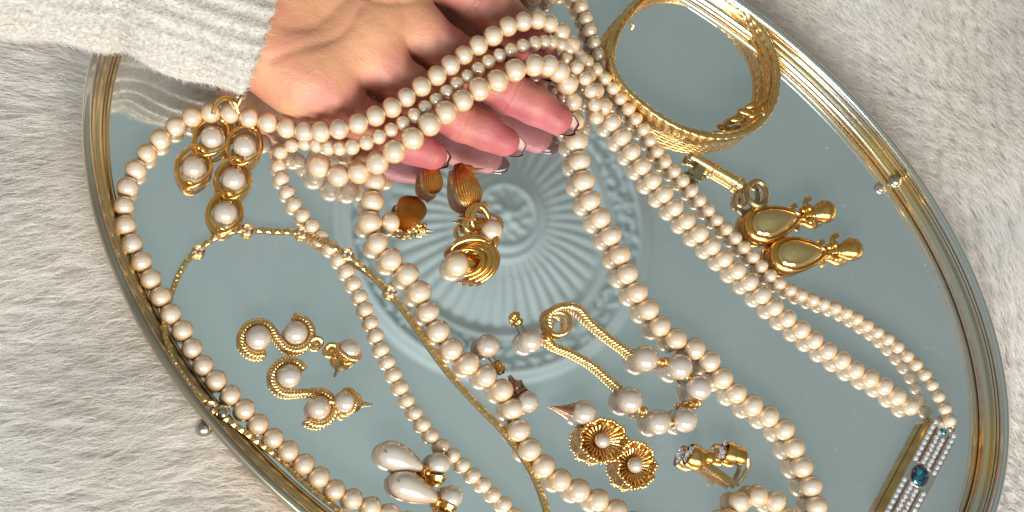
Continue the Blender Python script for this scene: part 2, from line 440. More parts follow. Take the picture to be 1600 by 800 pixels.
mb = MB(); ring = [ell(2*math.pi*k/90, -.006)[0] for k in range(90)]
mb.add([(p[0], p[1], -.0031) for p in ring]+[(p[0], p[1], -.0079) for p in ring],
       [tuple(range(90)), tuple(reversed(range(90, 180)))]+[(k, k+90, (k+1) % 90+90, (k+1) % 90) for k in range(90)])
mb.build('base_board', M['felt'], tray)

# ------------------------------------------------------------------ fur throw
def fbm(x, y, seed, f0, octv=3):
    out = np.zeros_like(x); a = 1.0; r = np.random.default_rng(seed)
    for o in range(octv):
        for k in range(5):
            th = r.uniform(0, 2*np.pi); ph = r.uniform(0, 2*np.pi); f = f0*2**o*r.uniform(.7, 1.3)
            out += a*np.sin((x*np.cos(th)+y*np.sin(th))*f+ph)/3
        a *= .5
    return out
X0, X1, Y0, Y1 = -.22, .56, -.16, .42
def ground(x, y):
    return -.0085+.0024*fbm(x, y, 3, 38, 2)
gx, gy = np.meshgrid(np.linspace(X0, X1, 140), np.linspace(Y0, Y1, 110)); gz = ground(gx, gy)
mb = MB(); nx = 140
mb.v = list(map(tuple, np.stack([gx.ravel(), gy.ravel(), gz.ravel()-.001], 1)))
mb.f = [(j*nx+i, j*nx+i+1, (j+1)*nx+i+1, (j+1)*nx+i) for j in range(109) for i in range(nx-1)]
tag(mb.build('ground', M['fur'], sharp=180), kind='structure', label='cream backing of the fur throw under the tray')
NH = 720000
hx = rng.uniform(X0, X1, NH); hy = rng.uniform(Y0, Y1, NH)
q = np.stack([hx-EC[0], hy-EC[1]], 1); e = np.sqrt((q@U1/(EA-.003))**2+(q@U2/(EB-.003))**2)
keep = e > 1.0; hx, hy, q, e = hx[keep], hy[keep], q[keep], e[keep]
n_ = len(hx)
ang = 2.9+.7*fbm(hx, hy, 11, 18, 2)+rng.normal(0, .22, n_)
# clumping: pull tips toward tuft centres
nt_ = 9000; tx = rng.uniform(X0, X1, nt_); ty = rng.uniform(Y0, Y1, nt_)
G = 90; cellx = ((tx-X0)/(X1-X0)*G).astype(int); celly = ((ty-Y0)/(Y1-Y0)*G).astype(int)
rep = -np.ones((G, G), int); rep[cellx, celly] = np.arange(nt_)
hc = rep[((hx-X0)/(X1-X0)*G).astype(int).clip(0, G-1), ((hy-Y0)/(Y1-Y0)*G).astype(int).clip(0, G-1)]
L = .0125*(1+.32*rng.normal(0, 1, n_).clip(-2, 2))*(1+.25*fbm(hx, hy, 5, 60, 1))
near = np.exp(-((e-1)/.05)); L *= 1-.30*near
K = 5; pts = np.zeros((n_, K, 3)); gz = ground(hx, hy)
cpx = np.where(hc >= 0, tx[hc]-hx, 0); cpy = np.where(hc >= 0, ty[hc]-hy, 0)
curl = rng.normal(0, .0007, (n_, 2))
for k in range(K):
    s = k/(K-1); lean = s**1.25
    pts[:, k, 0] = hx+np.cos(ang)*L*.80*lean+cpx*.5*s+curl[:, 0]*math.sin(s*3)
    pts[:, k, 1] = hy+np.sin(ang)*L*.80*lean+cpy*.5*s+curl[:, 1]*math.sin(s*3)
    pts[:, k, 2] = gz+L*(.80*s-.34*s*s)
hcu = bpy.data.hair_curves.new('fur'); hcu.add_curves([K]*n_)
hcu.attributes['position'].data.foreach_set('vector', pts.astype(np.float32).ravel())
ra = hcu.attributes.get('radius') or hcu.attributes.new('radius', 'FLOAT', 'POINT')
ra.data.foreach_set('value', np.tile(np.array([.00010, .00010, .00009, .00006, .00002], np.float32), n_))
hcu.materials.append(M['fur'])
fo = bpy.data.objects.new('fur', hcu); COL.objects.link(fo)
tag(fo, 'soft cream faux fur pile spread around the mirror tray', 'fur', kind='stuff')

# ------------------------------------------------------------------ hand (implicit surface -> one mesh)
def fpts(l): return [(np.array(at(x, y, z)), r) for x, y, z, r in l]
fing = {
 'little': fpts([(480, 128, .018, .0118), (556, 180, .0150, .0092), (620, 220, .0125, .0078), (676, 243, .0115, .0062)]),
 'ring': fpts([(545, 70, .018, .0122), (645, 143, .0165, .0104), (722, 190, .0150, .0083), (788, 221, .0135, .0066)]),
 'middle': fpts([(600, 8, .018, .0122), (706, 88, .0165, .0108), (797, 146, .0155, .0089), (869, 185, .0140, .0072)]),
 'index': fpts([(646, -66, .018, .0122), (742, -6, .0165, .0105), (815, 52, .0150, .0092), (850, 98, .0130, .0072)]),
 'thumb': fpts([(430, -150, .024, .0150), (540, -205, .030, .0125), (640, -250, .030, .0100)]),
}
palm = [fpts(l) for l in (
 [(262, -60, .026, .018), (478, 120, .0190, .0118)], [(268, -75, .027, .018), (548, 66, .0195, .0112)],
 [(275, -95, .027, .018), (600, 4, .0195, .0112)], [(280, -110, .027, .018), (646, -66, .0195, .0112)],
 [(340, 22, .022, .0150), (462, 122, .0185, .0128)], [(300, -120, .027, .018), (430, -140, .026, .017)],
 [(90, -100, .033, .021), (265, -85, .028, .020)], [(488, 116, .0188, .0122), (570, 50, .0195, .0124)], [(570, 50, .0195, .0124), (644, -66, .0195, .0124)], [(400, 0, .0205, .0125), (570, -40, .0205, .0125)])]
lo = np.array([1e9]*3); hi = -lo
for l in list(fing.values())+palm:
    for p, r in l: lo = np.minimum(lo, p-r-.004); hi = np.maximum(hi, p+r+.004)
h = .0008; dims = np.ceil((hi-lo)/h).astype(int)
ax = [lo[i]+h*np.arange(dims[i]) for i in range(3)]
GX, GY, GZ = np.meshgrid(*ax, indexing='ij'); GP = np.stack([GX, GY, GZ], -1).astype(np.float32)
def caps(a, ra, b, rb, squash=1.0):
    ab = (b-a).astype(np.float32); t = ((GP-a.astype(np.float32))@ab/(ab@ab)).clip(0, 1)
    d = np.linalg.norm(GP-(a.astype(np.float32)+t[..., None]*ab), axis=-1)
    return d-(ra+(rb-ra)*t)
def smin(a, b, k):
    hh = (k-np.abs(a-b)).clip(0)/k; return np.minimum(a, b)-hh*hh*k*.25
PD = None
for l in palm:
    c = caps(l[0][0], l[0][1], l[1][0], l[1][1]); PD = c if PD is None else smin(PD, c, .016)
FD = None; flush = np.zeros(GP.shape[:3], np.float32)
for nm, l in fing.items():
    c = None
    for (a, ra), (b, rb) in zip(l[:-1], l[1:]):
        s = caps(a, ra*.97, b, rb*1.0); c = s if c is None else smin(c, s, .0035)
    # soft pads between the joints
    for (a, ra), (b, rb) in zip(l[:-1], l[1:]):
        mid = ((a+b)/2+np.array([0, 0, .0022])).astype(np.float32)
        s = np.linalg.norm(GP-mid, axis=-1)-(ra+rb)/2*.90; c = smin(c, s, .005)
    a, ra = l[-1]; mid = (a+np.array([0, 0, .0008])).astype(np.float32)
    # creases at the joints, on the palm side
    for j in range(1, len(l)-1):
        p, r_ = l[j]; dr = (l[j+1][0]-l[j-1][0]); dr = (dr/np.linalg.norm(dr)).astype(np.float32)
        for off, am in ((0, .0011), (.0022, .0006)):
            s = (GP-p.astype(np.float32))@dr-off+.06*(GP-p.astype(np.float32))[..., 1]
            w_ = np.exp(-(s/.0007)**2)*(np.linalg.norm(GP-p.astype(np.float32), axis=-1) < .017)*(GZ > p[2]-.001)
            c = c+am*.6*w_
    tipd = np.linalg.norm(GP-l[-1][0].astype(np.float32), axis=-1)
    flush = np.maximum(flush, np.exp(-(tipd/.032)**2)); 
    flush = np.maximum(flush, .62*np.exp(-(np.linalg.norm(GP-l[1][0].astype(np.float32), axis=-1)/.020)**2))
    FD = c if FD is None else smin(FD, c, .0008)
D = smin(PD, FD, .0065)
# palm creases
def crease(line, am, wd):
    global D
    pts_ = np.array([list(p) for p in resample(spline(W(line)), .002)], np.float32)
    sub = np.full(D.shape, 1.0, np.float32)
    for p in pts_:
        sub = np.minimum(sub, (GX-p[0])**2+(GY-p[1])**2)
    D = D+am*np.exp(-sub/wd**2)*(GZ > .015)
crease([(545, -5, .03), (585, 14, .03), (640, 6, .03), (668, -20, .03)], .0006, .0016)
crease([(395, 20, .03), (450, 55, .03), (500, 40, .03), (560, -20, .03)], .0004, .0022)
crease([(425, 100, .03), (470, 85, .03), (530, 62, .03), (560, 20, .03)], .0005, .0018)
D = D+.00012*(np.sin(GX*310+np.sin(GY*240)*1.5)*np.sin(GY*270+1)).astype(np.float32)
def surface_nets(Fv):
    Fv = Fv.astype(np.float32); nx_, ny_, nz_ = Fv.shape; ins = Fv < 0
    cs = (nx_-1, ny_-1, nz_-1); acc = np.zeros(cs+(3,), np.float32); cnt = np.zeros(cs, np.float32)
    sl = lambda o, n: slice(o, n-1+o)
    for axis in range(3):
        for o1 in (0, 1):
            for o2 in (0, 1):
                off0 = [0, 0, 0]; others = [i for i in range(3) if i != axis]; off0[others[0]] = o1; off0[others[1]] = o2
                off1 = list(off0); off1[axis] = 1
                A = Fv[sl(off0[0], nx_), sl(off0[1], ny_), sl(off0[2], nz_)]; B = Fv[sl(off1[0], nx_), sl(off1[1], ny_), sl(off1[2], nz_)]
                mk = (A < 0) != (B < 0); t = np.where(mk, A/(A-B+1e-12), 0)
                for i in range(3):
                    acc[..., i] += np.where(mk, (t if i == axis else off0[i]), 0)
                cnt += mk
    act = cnt > 0; idx = -np.ones(cs, int); idx[act] = np.arange(act.sum())
    co = np.argwhere(act); v = co+acc[act]/cnt[act][:, None]; quads = []
    for axis in range(3):
        o = [i for i in range(3) if i != axis]
        s0 = [slice(1, -1)]*3; s0[axis] = slice(0, -1); s1 = list(s0); s1[axis] = slice(1, None)
        A = ins[tuple(s0)]; B = ins[tuple(s1)]; e_ = np.argwhere(A != B); base = e_.copy(); base[:, o[0]] += 1; base[:, o[1]] += 1
        def id_(d0, d1):
            c = base.copy(); c[:, o[0]] += d0; c[:, o[1]] += d1; return idx[c[:, 0], c[:, 1], c[:, 2]]
        qd = np.stack([id_(-1, -1), id_(0, -1), id_(0, 0), id_(-1, 0)], 1)
        a_in = A[e_[:, 0], e_[:, 1], e_[:, 2]]; flip = a_in if axis != 1 else ~a_in
        qd[~flip] = qd[~flip][:, ::-1]; quads.append(qd)
    return v, np.concatenate(quads), co
v, qd, co = surface_nets(D)
fl = flush[co[:, 0], co[:, 1], co[:, 2]]
v = v*h+lo
person = thing('person', at(480, 80, .004), 'open hand in a cream knitted sleeve holding pearl strands across its fingers', 'person')
me = bpy.data.meshes.new('hand'); L0 = np.array(person.location)
me.from_pydata((v-L0).tolist(), [], qd.tolist()); me.validate()
me.polygons.foreach_set('use_smooth', [True]*len(me.polygons))
at_ = me.attributes.new('flush', 'FLOAT', 'POINT'); at_.data.foreach_set('value', fl.astype(np.float32))
me.materials.append(M['skin']); ho = bpy.data.objects.new('hand', me); COL.objects.link(ho); ho.parent = person
# nails: curved shells on the back of each fingertip, reaching past the tip
for nm, ln in (('little', .0120), ('ring', .0140), ('middle', .0150), ('index', .0130)):
    (a, ra), (b, rb) = fing[nm][-2], fing[nm][-1]
    t = Vector(b-a).normalized(); up = Vector((0, 0, 1)); up = (up-t*up.dot(t)).normalized(); sd = t.cross(up)
    for which, dz, m_, w0 in (('nail', 0, M['nail_polish'], 1.0), ('nail_underside', .00035, M['nail_under'], .93)):
        mb = MB(); nu, nv = 22, 14; vs = []
        for layer in (0, 1):
            for i in range(nu+1):
                s = i/nu; x = -.004+s*(ln-(0 if which == 'nail' else (.0006 if nm == 'ring' else .0011)))
                wd = rb*.98*w0*math.sqrt(1-(max(0, s-.45)/.60)**2)
                for k in range(nv+1):
                    c = (k/nv-.5)*2; an = c*1.0
                    p = Vector(b)+t*x+sd*(math.sin(an)*wd)-up*(math.cos(an)*rb*.80*(1-.10*s)-.0010*s-.0018)
                    p += up*(dz+(0 if layer else .0003))
                    vs.append(p)
        n1 = (nu+1)*(nv+1); fs = []
        for i in range(nu):
            for k in range(nv):
                a0 = i*(nv+1)+k; fs.append((a0, a0+1, a0+nv+2, a0+nv+1)); fs.append((n1+a0, n1+a0+nv+1, n1+a0+nv+2, n1+a0+1))
        for i in range(nu):
            for k in (0, nv):
                a0 = i*(nv+1)+k; q_ = (a0, a0+nv+1, n1+a0+nv+1, n1+a0); fs.append(q_ if k == 0 else q_[::-1])
        for k in range(nv):
            for i in (0, nu):
                a0 = i*(nv+1)+k; q_ = (a0, n1+a0, n1+a0+1, a0+1); fs.append(q_ if i == 0 else q_[::-1])
        mb.add(vs, fs)
        if which == 'nail': nl = mb.build('nail', m_, person, 60)
        else: mb.build('nail_underside', m_, nl, 60)
# sleeve: ribbed knitted tube with folds
cl = spline(W([(-190, -150, .045), (-60, -130, .043), (80, -105, .040), (220, -75, .037), (330, -26, .033), (424, 10, .030)]), per=30)
cl = resample(cl, .0008); n_c = len(cl); na = 260
mb = MB(); vs = []; fs = []
rngs = np.random.default_rng(4)
for i in range(n_c):
    s = i/(n_c-1); t = (cl[min(i+1, n_c-1)]-cl[max(i-1, 0)]).normalized()
    u = Vector((0, 0, 1)); u = (u-t*u.dot(t)).normalized(); b_ = t.cross(u)
    hw = .0425+(.0385-.0425)*max(0, (s-.45)/.55); hv = .0285+(.0245-.0285)*s
    if s > .985: k_ = (s-.985)/.015; hw -= .0045*k_*k_; hv -= .0045*k_*k_
    for k in range(na):
        a = 2*math.pi*k/na
        rib = .00075*math.cos(a*30+2.2*math.sin(s*3))
        fold = .0022*math.sin(s*15+2.0*math.sin(a*2+1)+a)*math.exp(-((a-3.6)/1.8)**2)+.0012*math.sin(s*26+a*3)
        sh = .0045*s*0
        edge = .0005*math.cos(a*30) if s > .98 else 0
        vs.append(cl[i]+b_*(math.cos(a)*(hw+rib+fold))+u*(math.sin(a)*(hv+rib+fold))+t*(-.006*math.cos(a)*s*0+edge))
# inner turn of the cuff
base_n = n_c
for j in range(1, 14):
    t = (cl[-1]-cl[-3]).normalized(); u = Vector((0, 0, 1)); u = (u-t*u.dot(t)).normalized(); b_ = t.cross(u)
    kk = j/13; hw = .032-.003*math.sin(kk*3.1); hv = .0195-.002*math.sin(kk*3.1)
    c = cl[-1]-t*(.0010+.016*kk)
    for k in range(na):
        a = 2*math.pi*k/na; vs.append(c+b_*(math.cos(a)*hw)+u*(math.sin(a)*hv))
for i in range(n_c+12):
    for k in range(na):
        fs.append((i*na+k, i*na+(k+1) % na, (i+1)*na+(k+1) % na, (i+1)*na+k))
mb.add(vs, fs); slv = mb.build('sleeve', M['knit'], person, 180, label='loose cream knitted sleeve with fine ribs')
VA = np.array(vs)[:n_c*na].reshape(n_c, na, 3); nf = 50000
fi = rng.integers(1, n_c-1, nf); fk = rng.integers(0, na, nf); p0 = VA[fi, fk]
ta = VA[fi+1, fk]-VA[fi-1, fk]; tb = VA[fi, (fk+1) % na]-VA[fi, fk-1]; nn_ = np.cross(ta, tb); nn_ /= np.linalg.norm(nn_, axis=1)[:, None]
cen = np.array([list(c_) for c_ in cl])[fi]; sg_ = np.sign(((p0-cen)*nn_).sum(1)); nn_ *= sg_[:, None]; ta /= np.linalg.norm(ta, axis=1)[:, None]
dr_ = nn_*.5+ta*.8+rng.normal(0, .45, (nf, 3)); ln_ = rng.uniform(.0007, .0022, nf)[:, None]
fp = np.stack([p0-nn_*.0002, p0+dr_*ln_*.5+nn_*.0002, p0+dr_*ln_+rng.normal(0, .0003, (nf, 3))], 1)-np.array(wloc(person))
hf = bpy.data.hair_curves.new('knit_fuzz'); hf.add_curves([3]*nf); hf.attributes['position'].data.foreach_set('vector', fp.astype(np.float32).ravel())
ra = hf.attributes.get('radius') or hf.attributes.new('radius', 'FLOAT', 'POINT'); ra.data.foreach_set('value', np.tile(np.array([.00006, .00005, .00002], np.float32), nf))
hf.materials.append(M['knit_fibre']); fz = bpy.data.objects.new('knit_fuzz', hf); COL.objects.link(fz); fz.parent = person; fz['kind'] = 'stuff'

# ------------------------------------------------------------------ pearls
_pm = {}
def pearl_mesh(key):
    if key not in _pm:
        mb = MB().ball((0, 0, 0), 1, nu=32, nv=20); me = bpy.data.meshes.new('pearl'); me.from_pydata(mb.v, [], mb.f); me.validate()
        me.polygons.foreach_set('use_smooth', [True]*len(me.polygons)); me.materials.append(M[key]); _pm[key] = me
    return _pm[key]
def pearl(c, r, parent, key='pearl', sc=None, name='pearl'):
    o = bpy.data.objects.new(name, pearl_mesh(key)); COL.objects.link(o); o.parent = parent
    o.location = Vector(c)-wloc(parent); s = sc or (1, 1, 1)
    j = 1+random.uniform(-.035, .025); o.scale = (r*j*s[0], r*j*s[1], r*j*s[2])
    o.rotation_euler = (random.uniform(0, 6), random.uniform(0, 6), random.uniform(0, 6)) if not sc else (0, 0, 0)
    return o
def strand(ctrl, r, parent, key='pearl', gap=1.91, thread=True):
    # slightly flattened beads threaded close together, each turned to its stretch of thread
    pts = spline(ctrl, per=20); c = resample(pts, r*gap)
    for i, p in enumerate(c):
        t = (c[min(i+1, len(c)-1)]-c[max(i-1, 0)]).normalized()
        t = (t+Vector((random.uniform(-1, 1), random.uniform(-1, 1), random.uniform(-1, 1)))*.07).normalized()
        q_ = p+Vector((random.uniform(-1, 1), random.uniform(-1, 1), 0))*r*.035+Vector((0, 0, r*.04))
        o = pearl(q_, r, parent, key, (1.0+random.uniform(-.03, .02), 1.035+random.uniform(-.02, .03), 1.035+random.uniform(-.02, .03)))
        o.rotation_euler = (t.to_track_quat('X', 'Z') @ Quaternion((1, 0, 0), random.uniform(0, 6.28))).to_euler()
    if thread: MB().tube(resample(pts, .003), .0005, 6).build('thread', M['thread'], parent)
    return c

R1, R2, R3 = .0042, .0031, .0048
dbl = thing('pearl_necklace', at(700, 400, .0), 'double strand cream pearl necklace looping down the left side and ending in a jewelled clasp', 'necklace')
s1 = [(740, 880), (700, 850), (660, 826), (620, 808), (592, 797), (565, 786), (537, 772), (512, 757), (490, 737), (465, 717), (440, 695), (415, 674), (397, 655), (374, 632), (352, 609), (330, 586), (311, 562), (296, 536), (280, 509), (260, 480), (245, 452), (230, 425), (214, 397), (201, 370), (194, 337), (196, 305), (207, 275), (224, 247), (246, 222), (270, 201)]
s1 = [(x, y, R1) for x, y in s1]+[(295, 185, 0.0055), (325, 176, 0.0085), (353, 176, 0.0105), (380, 181, 0.0120), (405, 188, 0.0135), (430, 195, 0.0155), (455, 202, 0.0180), (480, 206, 0.0210), (508, 205, 0.0271), (540, 200, 0.0305), (573, 188, 0.0315), (604, 173, 0.0310), (631, 155, 0.0305), (657, 137, 0.0310), (684, 117, 0.0315), (710, 96, 0.0310), (737, 77, 0.0305), (764, 60, 0.0310), (790, 43, 0.0315), (817, 34, 0.0305), (842, 32, 0.0280), (866, 42, 0.0219), (886, 62, 0.0175), (902, 88, 0.0135), (918, 120, 0.0100), (936, 155, 0.0070)]
s1 += [(x, y, R1) for x, y in [(956, 190), (972, 215), (989, 240), (1005, 262), (1022, 285), (1040, 305), (1057, 327), (1075, 347), (1097, 369), (1130, 402), (1163, 433), (1190, 460), (1215, 484), (1242, 507), (1265, 525), (1282, 540), (1305, 556), (1330, 574), (1352, 587), (1375, 600), (1395, 614), (1417, 631), (1440, 646)]]
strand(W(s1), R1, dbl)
s2 = [(x, y, R2) for x, y in [(850, 852), (815, 815), (785, 785), (767, 768), (750, 752), (732, 735), (717, 720), (700, 705), (682, 689), (668, 672), (655, 654), (642, 635), (631, 614), (620, 592), (610, 572), (600, 552), (591, 532), (583, 511), (575, 491), (566, 470), (556, 449), (545, 429), (533, 408), (519, 388), (504, 370), (489, 354), (473, 337), (459, 318), (448, 298), (440, 278), (436, 258)]]
s2 += [(437, 240, 0.0060), (452, 228, 0.0090), (475, 224, 0.0120), (500, 227, 0.0170), (520, 231, 0.0210), (542, 231, 0.0262), (562, 226, 0.0285), (587, 217, 0.0290), (607, 205, 0.0292), (629, 193, 0.0292), (650, 179, 0.0292), (671, 164, 0.0292), (692, 148, 0.0292), (712, 133, 0.0292), (732, 118, 0.0292), (752, 105, 0.0292), (773, 90, 0.0292), (795, 80, 0.0292), (814, 73, 0.0292), (838, 68, 0.0280), (858, 66, 0.0236), (880, 72, 0.0185), (900, 84, 0.0145), (922, 100, 0.0110), (943, 120, 0.0080), (962, 143, 0.0060), (980, 168, 0.0045)]
s2 += [(x, y, R2) for x, y in [(1000, 195), (1018, 222), (1035, 247), (1052, 266), (1066, 281), (1080, 297), (1095, 315), (1109, 330), (1122, 345), (1145, 368), (1168, 392), (1190, 416), (1210, 437), (1230, 450), (1247, 459), (1266, 467), (1285, 474), (1305, 481), (1325, 490), (1342, 500), (1360, 511)]]
s2 += [(1375, 522, 0.0034), (1392, 533, 0.0038), (1407, 546, 0.0043), (1422, 560, 0.0048), (1436, 575, 0.0053), (1450, 592, 0.0060), (1462, 612, 0.0070), (1473, 632, 0.0078), (1481, 650, 0.0084), (1487, 670, 0.0088)]
strand(W(s2), R2, dbl)
# clasp
cA, cB = at(1478, 664, .006), at(1392, 826, .006)
d_ = (cB-cA).normalized(); wv = Vector((-d_.y, d_.x, 0)); wv = wv if wv.x > 0 else -wv
Lc = (cB-cA).length; hw = .0076; cc = (cA+cB)/2
def cpt(a, b, z): p = cc+d_*a+wv*b; return Vector((p.x, p.y, z))
hexa = lambda s, e: [cpt(-Lc/2+e, -hw*s*.55, 0), cpt(-Lc/2+e, hw*s*.55, 0), cpt(-Lc/2+e+hw*.55*s, hw*s, 0), cpt(Lc/2-e-hw*.55*s, hw*s, 0), cpt(Lc/2-e, hw*s*.55, 0), cpt(Lc/2-e, -hw*s*.55, 0), cpt(Lc/2-e-hw*.55*s, -hw*s, 0), cpt(-Lc/2+e+hw*.55*s, -hw*s, 0)]
clasp = MB().prism(hexa(1, 0), .0004, .0062, .0004).build('clasp', M['gold'], dbl, 30, label='gold box clasp set with clear crystals and a round blue stone')
M['pave'] = gold_mat('pave_setting', (.62, .55, .50), (.80, .76, .72), .25, .5, 2500)
MB().prism(hexa(.93, .0004), .0060, .0066, .0002).build('face_plate', M['pave'], clasp, 30)
mb = MB()
for b_ in (-.46, .46):
    for a0, a1 in ((-Lc/2+.004, -.0052), (.0052, Lc/2-.004)):
        p0, p1 = cpt(a0, b_*hw, .0066), cpt(a1, b_*hw, .0068); mb.tube([p0, p1], .00045, 6)
for sgn in (-1, 1):
    for q_ in (.30, .52, .74):
        a0 = sgn*(.0052+q_*(Lc/2-.008)); mb.tube([cpt(a0-.0022, -.42*hw, .0069), cpt(a0+.0022, .42*hw, .0069)], .0003, 6)
mb.build('lattice_bar', M['copper'], clasp)
mb = MB(); mb2 = MB()
for sgn in (-1, 1):
    n_b = 19
    for k in range(n_b):
        a = -Lc/2+.0022+k*(Lc-.0044)/(n_b-1)
        if abs(a) < .0042: continue
        tuck = .72 if abs(a) > Lc/2-.0032 else .74
        mb.gem(cpt(a, sgn*hw*tuck, .0068), .0012, 6)
    for k in range(8):
        for b_ in (-.2, .2):
            a = sgn*(.0060+k*(Lc/2-.0125)/7); mb.gem(cpt(a+b_*.004, b_*hw*(1 if k % 2 else 1.1), .0068), .0012, 6)
for sgn in (-1, 1):
    for b_ in (-.36, 0, .36): mb.gem(cpt(sgn*(Lc/2-.0012), b_*hw, .0067), .0008, 6)
mb.build('crystal', M['crystal'], clasp, 10, kind='stuff')
rz = Matrix.Rotation(math.atan2(d_.y, d_.x), 3, 'Z')
MB().gem(cpt(0, 0, .0072), .0046, 12, (1.08, .88, .8), rz).build('blue_stone', M['blue_gem'], clasp, 8)
MB().tube([cpt(0+.0052*math.cos(t), .0043*math.sin(t), .0066) for t in [2*math.pi*k/24 for k in range(24)]], .0004, 6, True).build('stone_setting', M['copper'], clasp)
for a in (-Lc/2+.0038, Lc/2-.0038):
    MB().gem(cpt(a, 0, .0070), .0016, 8).build('blue_stone', M['blue_gem'], clasp, 8)
for a, b_ in ((-Lc/2-.0006, -.5), (-Lc/2-.0006, .55)):
    c = cpt(a, b_*hw, .005); MB().tube([c+Vector((math.cos(t), math.sin(t), 0))*.0012 for t in [2*math.pi*k/12 for k in range(12)]], .0004, 6, True).build('jump_ring', M['gold'], clasp)

big = thing('pearl_necklace', at(760, 420, 0), 'large single strand cream pearl necklace curling under the fingers and looping to the bottom right', 'necklace')
s5 = [(x, y, R3) for x, y in [(1040, 860), (1000, 826), (965, 800), (945, 787), (917, 772), (890, 759), (865, 742), (842, 720), (822, 693), (807, 662), (800, 636), (787, 612), (765, 592), (738, 573), (712, 552), (691, 526), (674, 497), (660, 466), (643, 436), (616, 410), (592, 384), (579, 353), (581, 320), (587, 288)]]
s5 += [(572, 262, 0.0055), (545, 244, 0.0060), (518, 234, 0.0070), (499, 238, 0.0080), (495, 254, 0.0088), (508, 268, 0.0098), (532, 275, 0.0120), (557, 271, 0.0155), (583, 258, 0.0200), (612, 240, 0.0271), (643, 218, 0.0305), (676, 190, 0.0315), (710, 167, 0.0315), (742, 143, 0.0315), (776, 127, 0.0315), (809, 108, 0.0320), (844, 102, 0.0305), (870, 110, 0.0227), (886, 130, 0.0155), (893, 158, 0.0090), (897, 192, 0.0055)]
s5 += [(x, y, R3) for x, y in [(901, 226), (907, 260), (915, 295), (929, 327), (948, 357), (965, 388), (977, 420), (992, 450), (1010, 480), (1029, 507), (1054, 528), (1084, 544), (1110, 566), (1131, 594), (1157, 620), (1187, 642), (1214, 660), (1234, 685), (1247, 714), (1260, 744), (1273, 775), (1276, 808), (1264, 840), (1238, 862), (1200, 868), (1160, 856), (1138, 826), (1148, 792), (1182, 774), (1214, 786), (1232, 812)]]
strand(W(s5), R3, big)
st = thing('pearl_strand', at(918, 30, 0), 'short pale strand of small pearls hanging from the top edge beside the bangle', 'pearl strand')
strand(W([(872, -60, .0034), (888, -30, .0034), (903, 0, .0034), (915, 28, .0034), (925, 55, .0034), (934, 80, .0034), (948, 104, .0034), (965, 128, .0034)]), .0034, st, 'pearl', 1.75)
st = thing('pearl_strand', at(845, -10, 0), 'few cream pearls at the top edge right of the index finger', 'pearl strand')
strand(W([(905, -60, .0042), (890, -28, .0042), (868, -10, .0042), (845, -4, .0042), (822, -12, .0042), (805, -40, .0042)]), .0042, st, 'pearl')
# stray small pearls of the double strand bunch, where it passes over the large one
tw = thing('pearl_strand', at(930, 130, 0), 'tangle of small pearls draped beside the fingertips between the two necklaces', 'pearl strand')
strand(W([(838, 118, .006), (856, 138, .005), (876, 150, .009), (884, 172, .006), (880, 194, .004)]), .0030, tw)
strand(W([(884, 92, .016), (906, 110, .018), (922, 138, .0155), (930, 168, .012), (932, 195, .006)]), .0033, tw)

# ------------------------------------------------------------------ flat gold chain necklace
ch = thing('gold_chain', at(400, 500, 0), 'flat textured gold chain necklace with tiny crystal stations arching across the left of the mirror', 'chain')
cp = [(560, 830, .0012), (530, 798, .0012), (500, 774, .0012), (470, 748, .0012), (437, 716, .0014), (395, 684, .0035), (362, 660, .006), (338, 642, .0085), (312, 618, .0105), (290, 592, .0105), (271, 565, .010), (261, 538, .009), (257, 510, .0072), (261, 482, .003), (272, 446, .0012), (288, 414, .0012), (310, 390, .0012), (345, 366, .0014), (385, 359, .0014), (430, 361, .0014), (470, 364, .0016), (505, 378, .0065), (540, 396, .0055), (575, 424, .0016), (608, 456, .0014), (640, 496, .0012), (670, 540, .0012), (702, 583, .0012), (742, 628, .0012), (782, 668, .0014), (808, 700, .0014), (832, 737, .0014), (848, 775, .0014), (858, 808, .0014), (870, 850, .0014)]
pts = resample(spline(W(cp)), .0019)
mb = MB()
for i in range(len(pts)-1):
    a, b_ = pts[i], pts[i+1]; t = (b_-a).normalized(); sd = Vector((0, 0, 1)).cross(t).normalized(); up = t.cross(sd)*-1
    up = Vector((0, 0, 1)); k = 1 if i % 2 else -1
    w0 = .00112; th = .0006
    a2 = a-t*.0002; b2 = b_+t*.0004
    vs = [a2-sd*w0+up*th*.4, a2+sd*w0+up*th*.4, b2+sd*w0+up*th*1.1, b2-sd*w0+up*th*1.1, a2-sd*w0-up*th, a2+sd*w0-up*th, b2+sd*w0-up*th*.5, b2-sd*w0-up*th*.5]
    c = (a2+b2)/2+up*th*1.5+sd*k*.0004
    mb.add(vs+[c], [(0, 1, 8), (1, 2, 8), (2, 3, 8), (3, 0, 8), (4, 7, 6, 5), (0, 4, 5, 1), (1, 5, 6, 2), (2, 6, 7, 3), (3, 7, 4, 0)])
mb.build('chain_link', M['gold_pale'], ch, 15, kind='stuff')
for (x, y, z) in [(310, 392, .0024), (386, 359, .0024), (472, 363, .0026), (543, 397, .0068), (610, 456, .0024), (330, 636, .0105)]:
    c = at(x, y, z); mb = MB()
    for k in range(4):
        a = k*math.pi/2+.5; mb.gem(c+Vector((math.cos(a), math.sin(a), 0))*.0017+Vector((0, 0, .0004)), .0010, 6)
    g = MB().tube([c+Vector((math.cos(t)*.0020, math.sin(t)*.0020, 0)) for t in [2*math.pi*k/10 for k in range(10)]], .0009, 6, True).build('station', M['gold'], ch)
    mb.build('crystal', M['crystal'], g, 8)

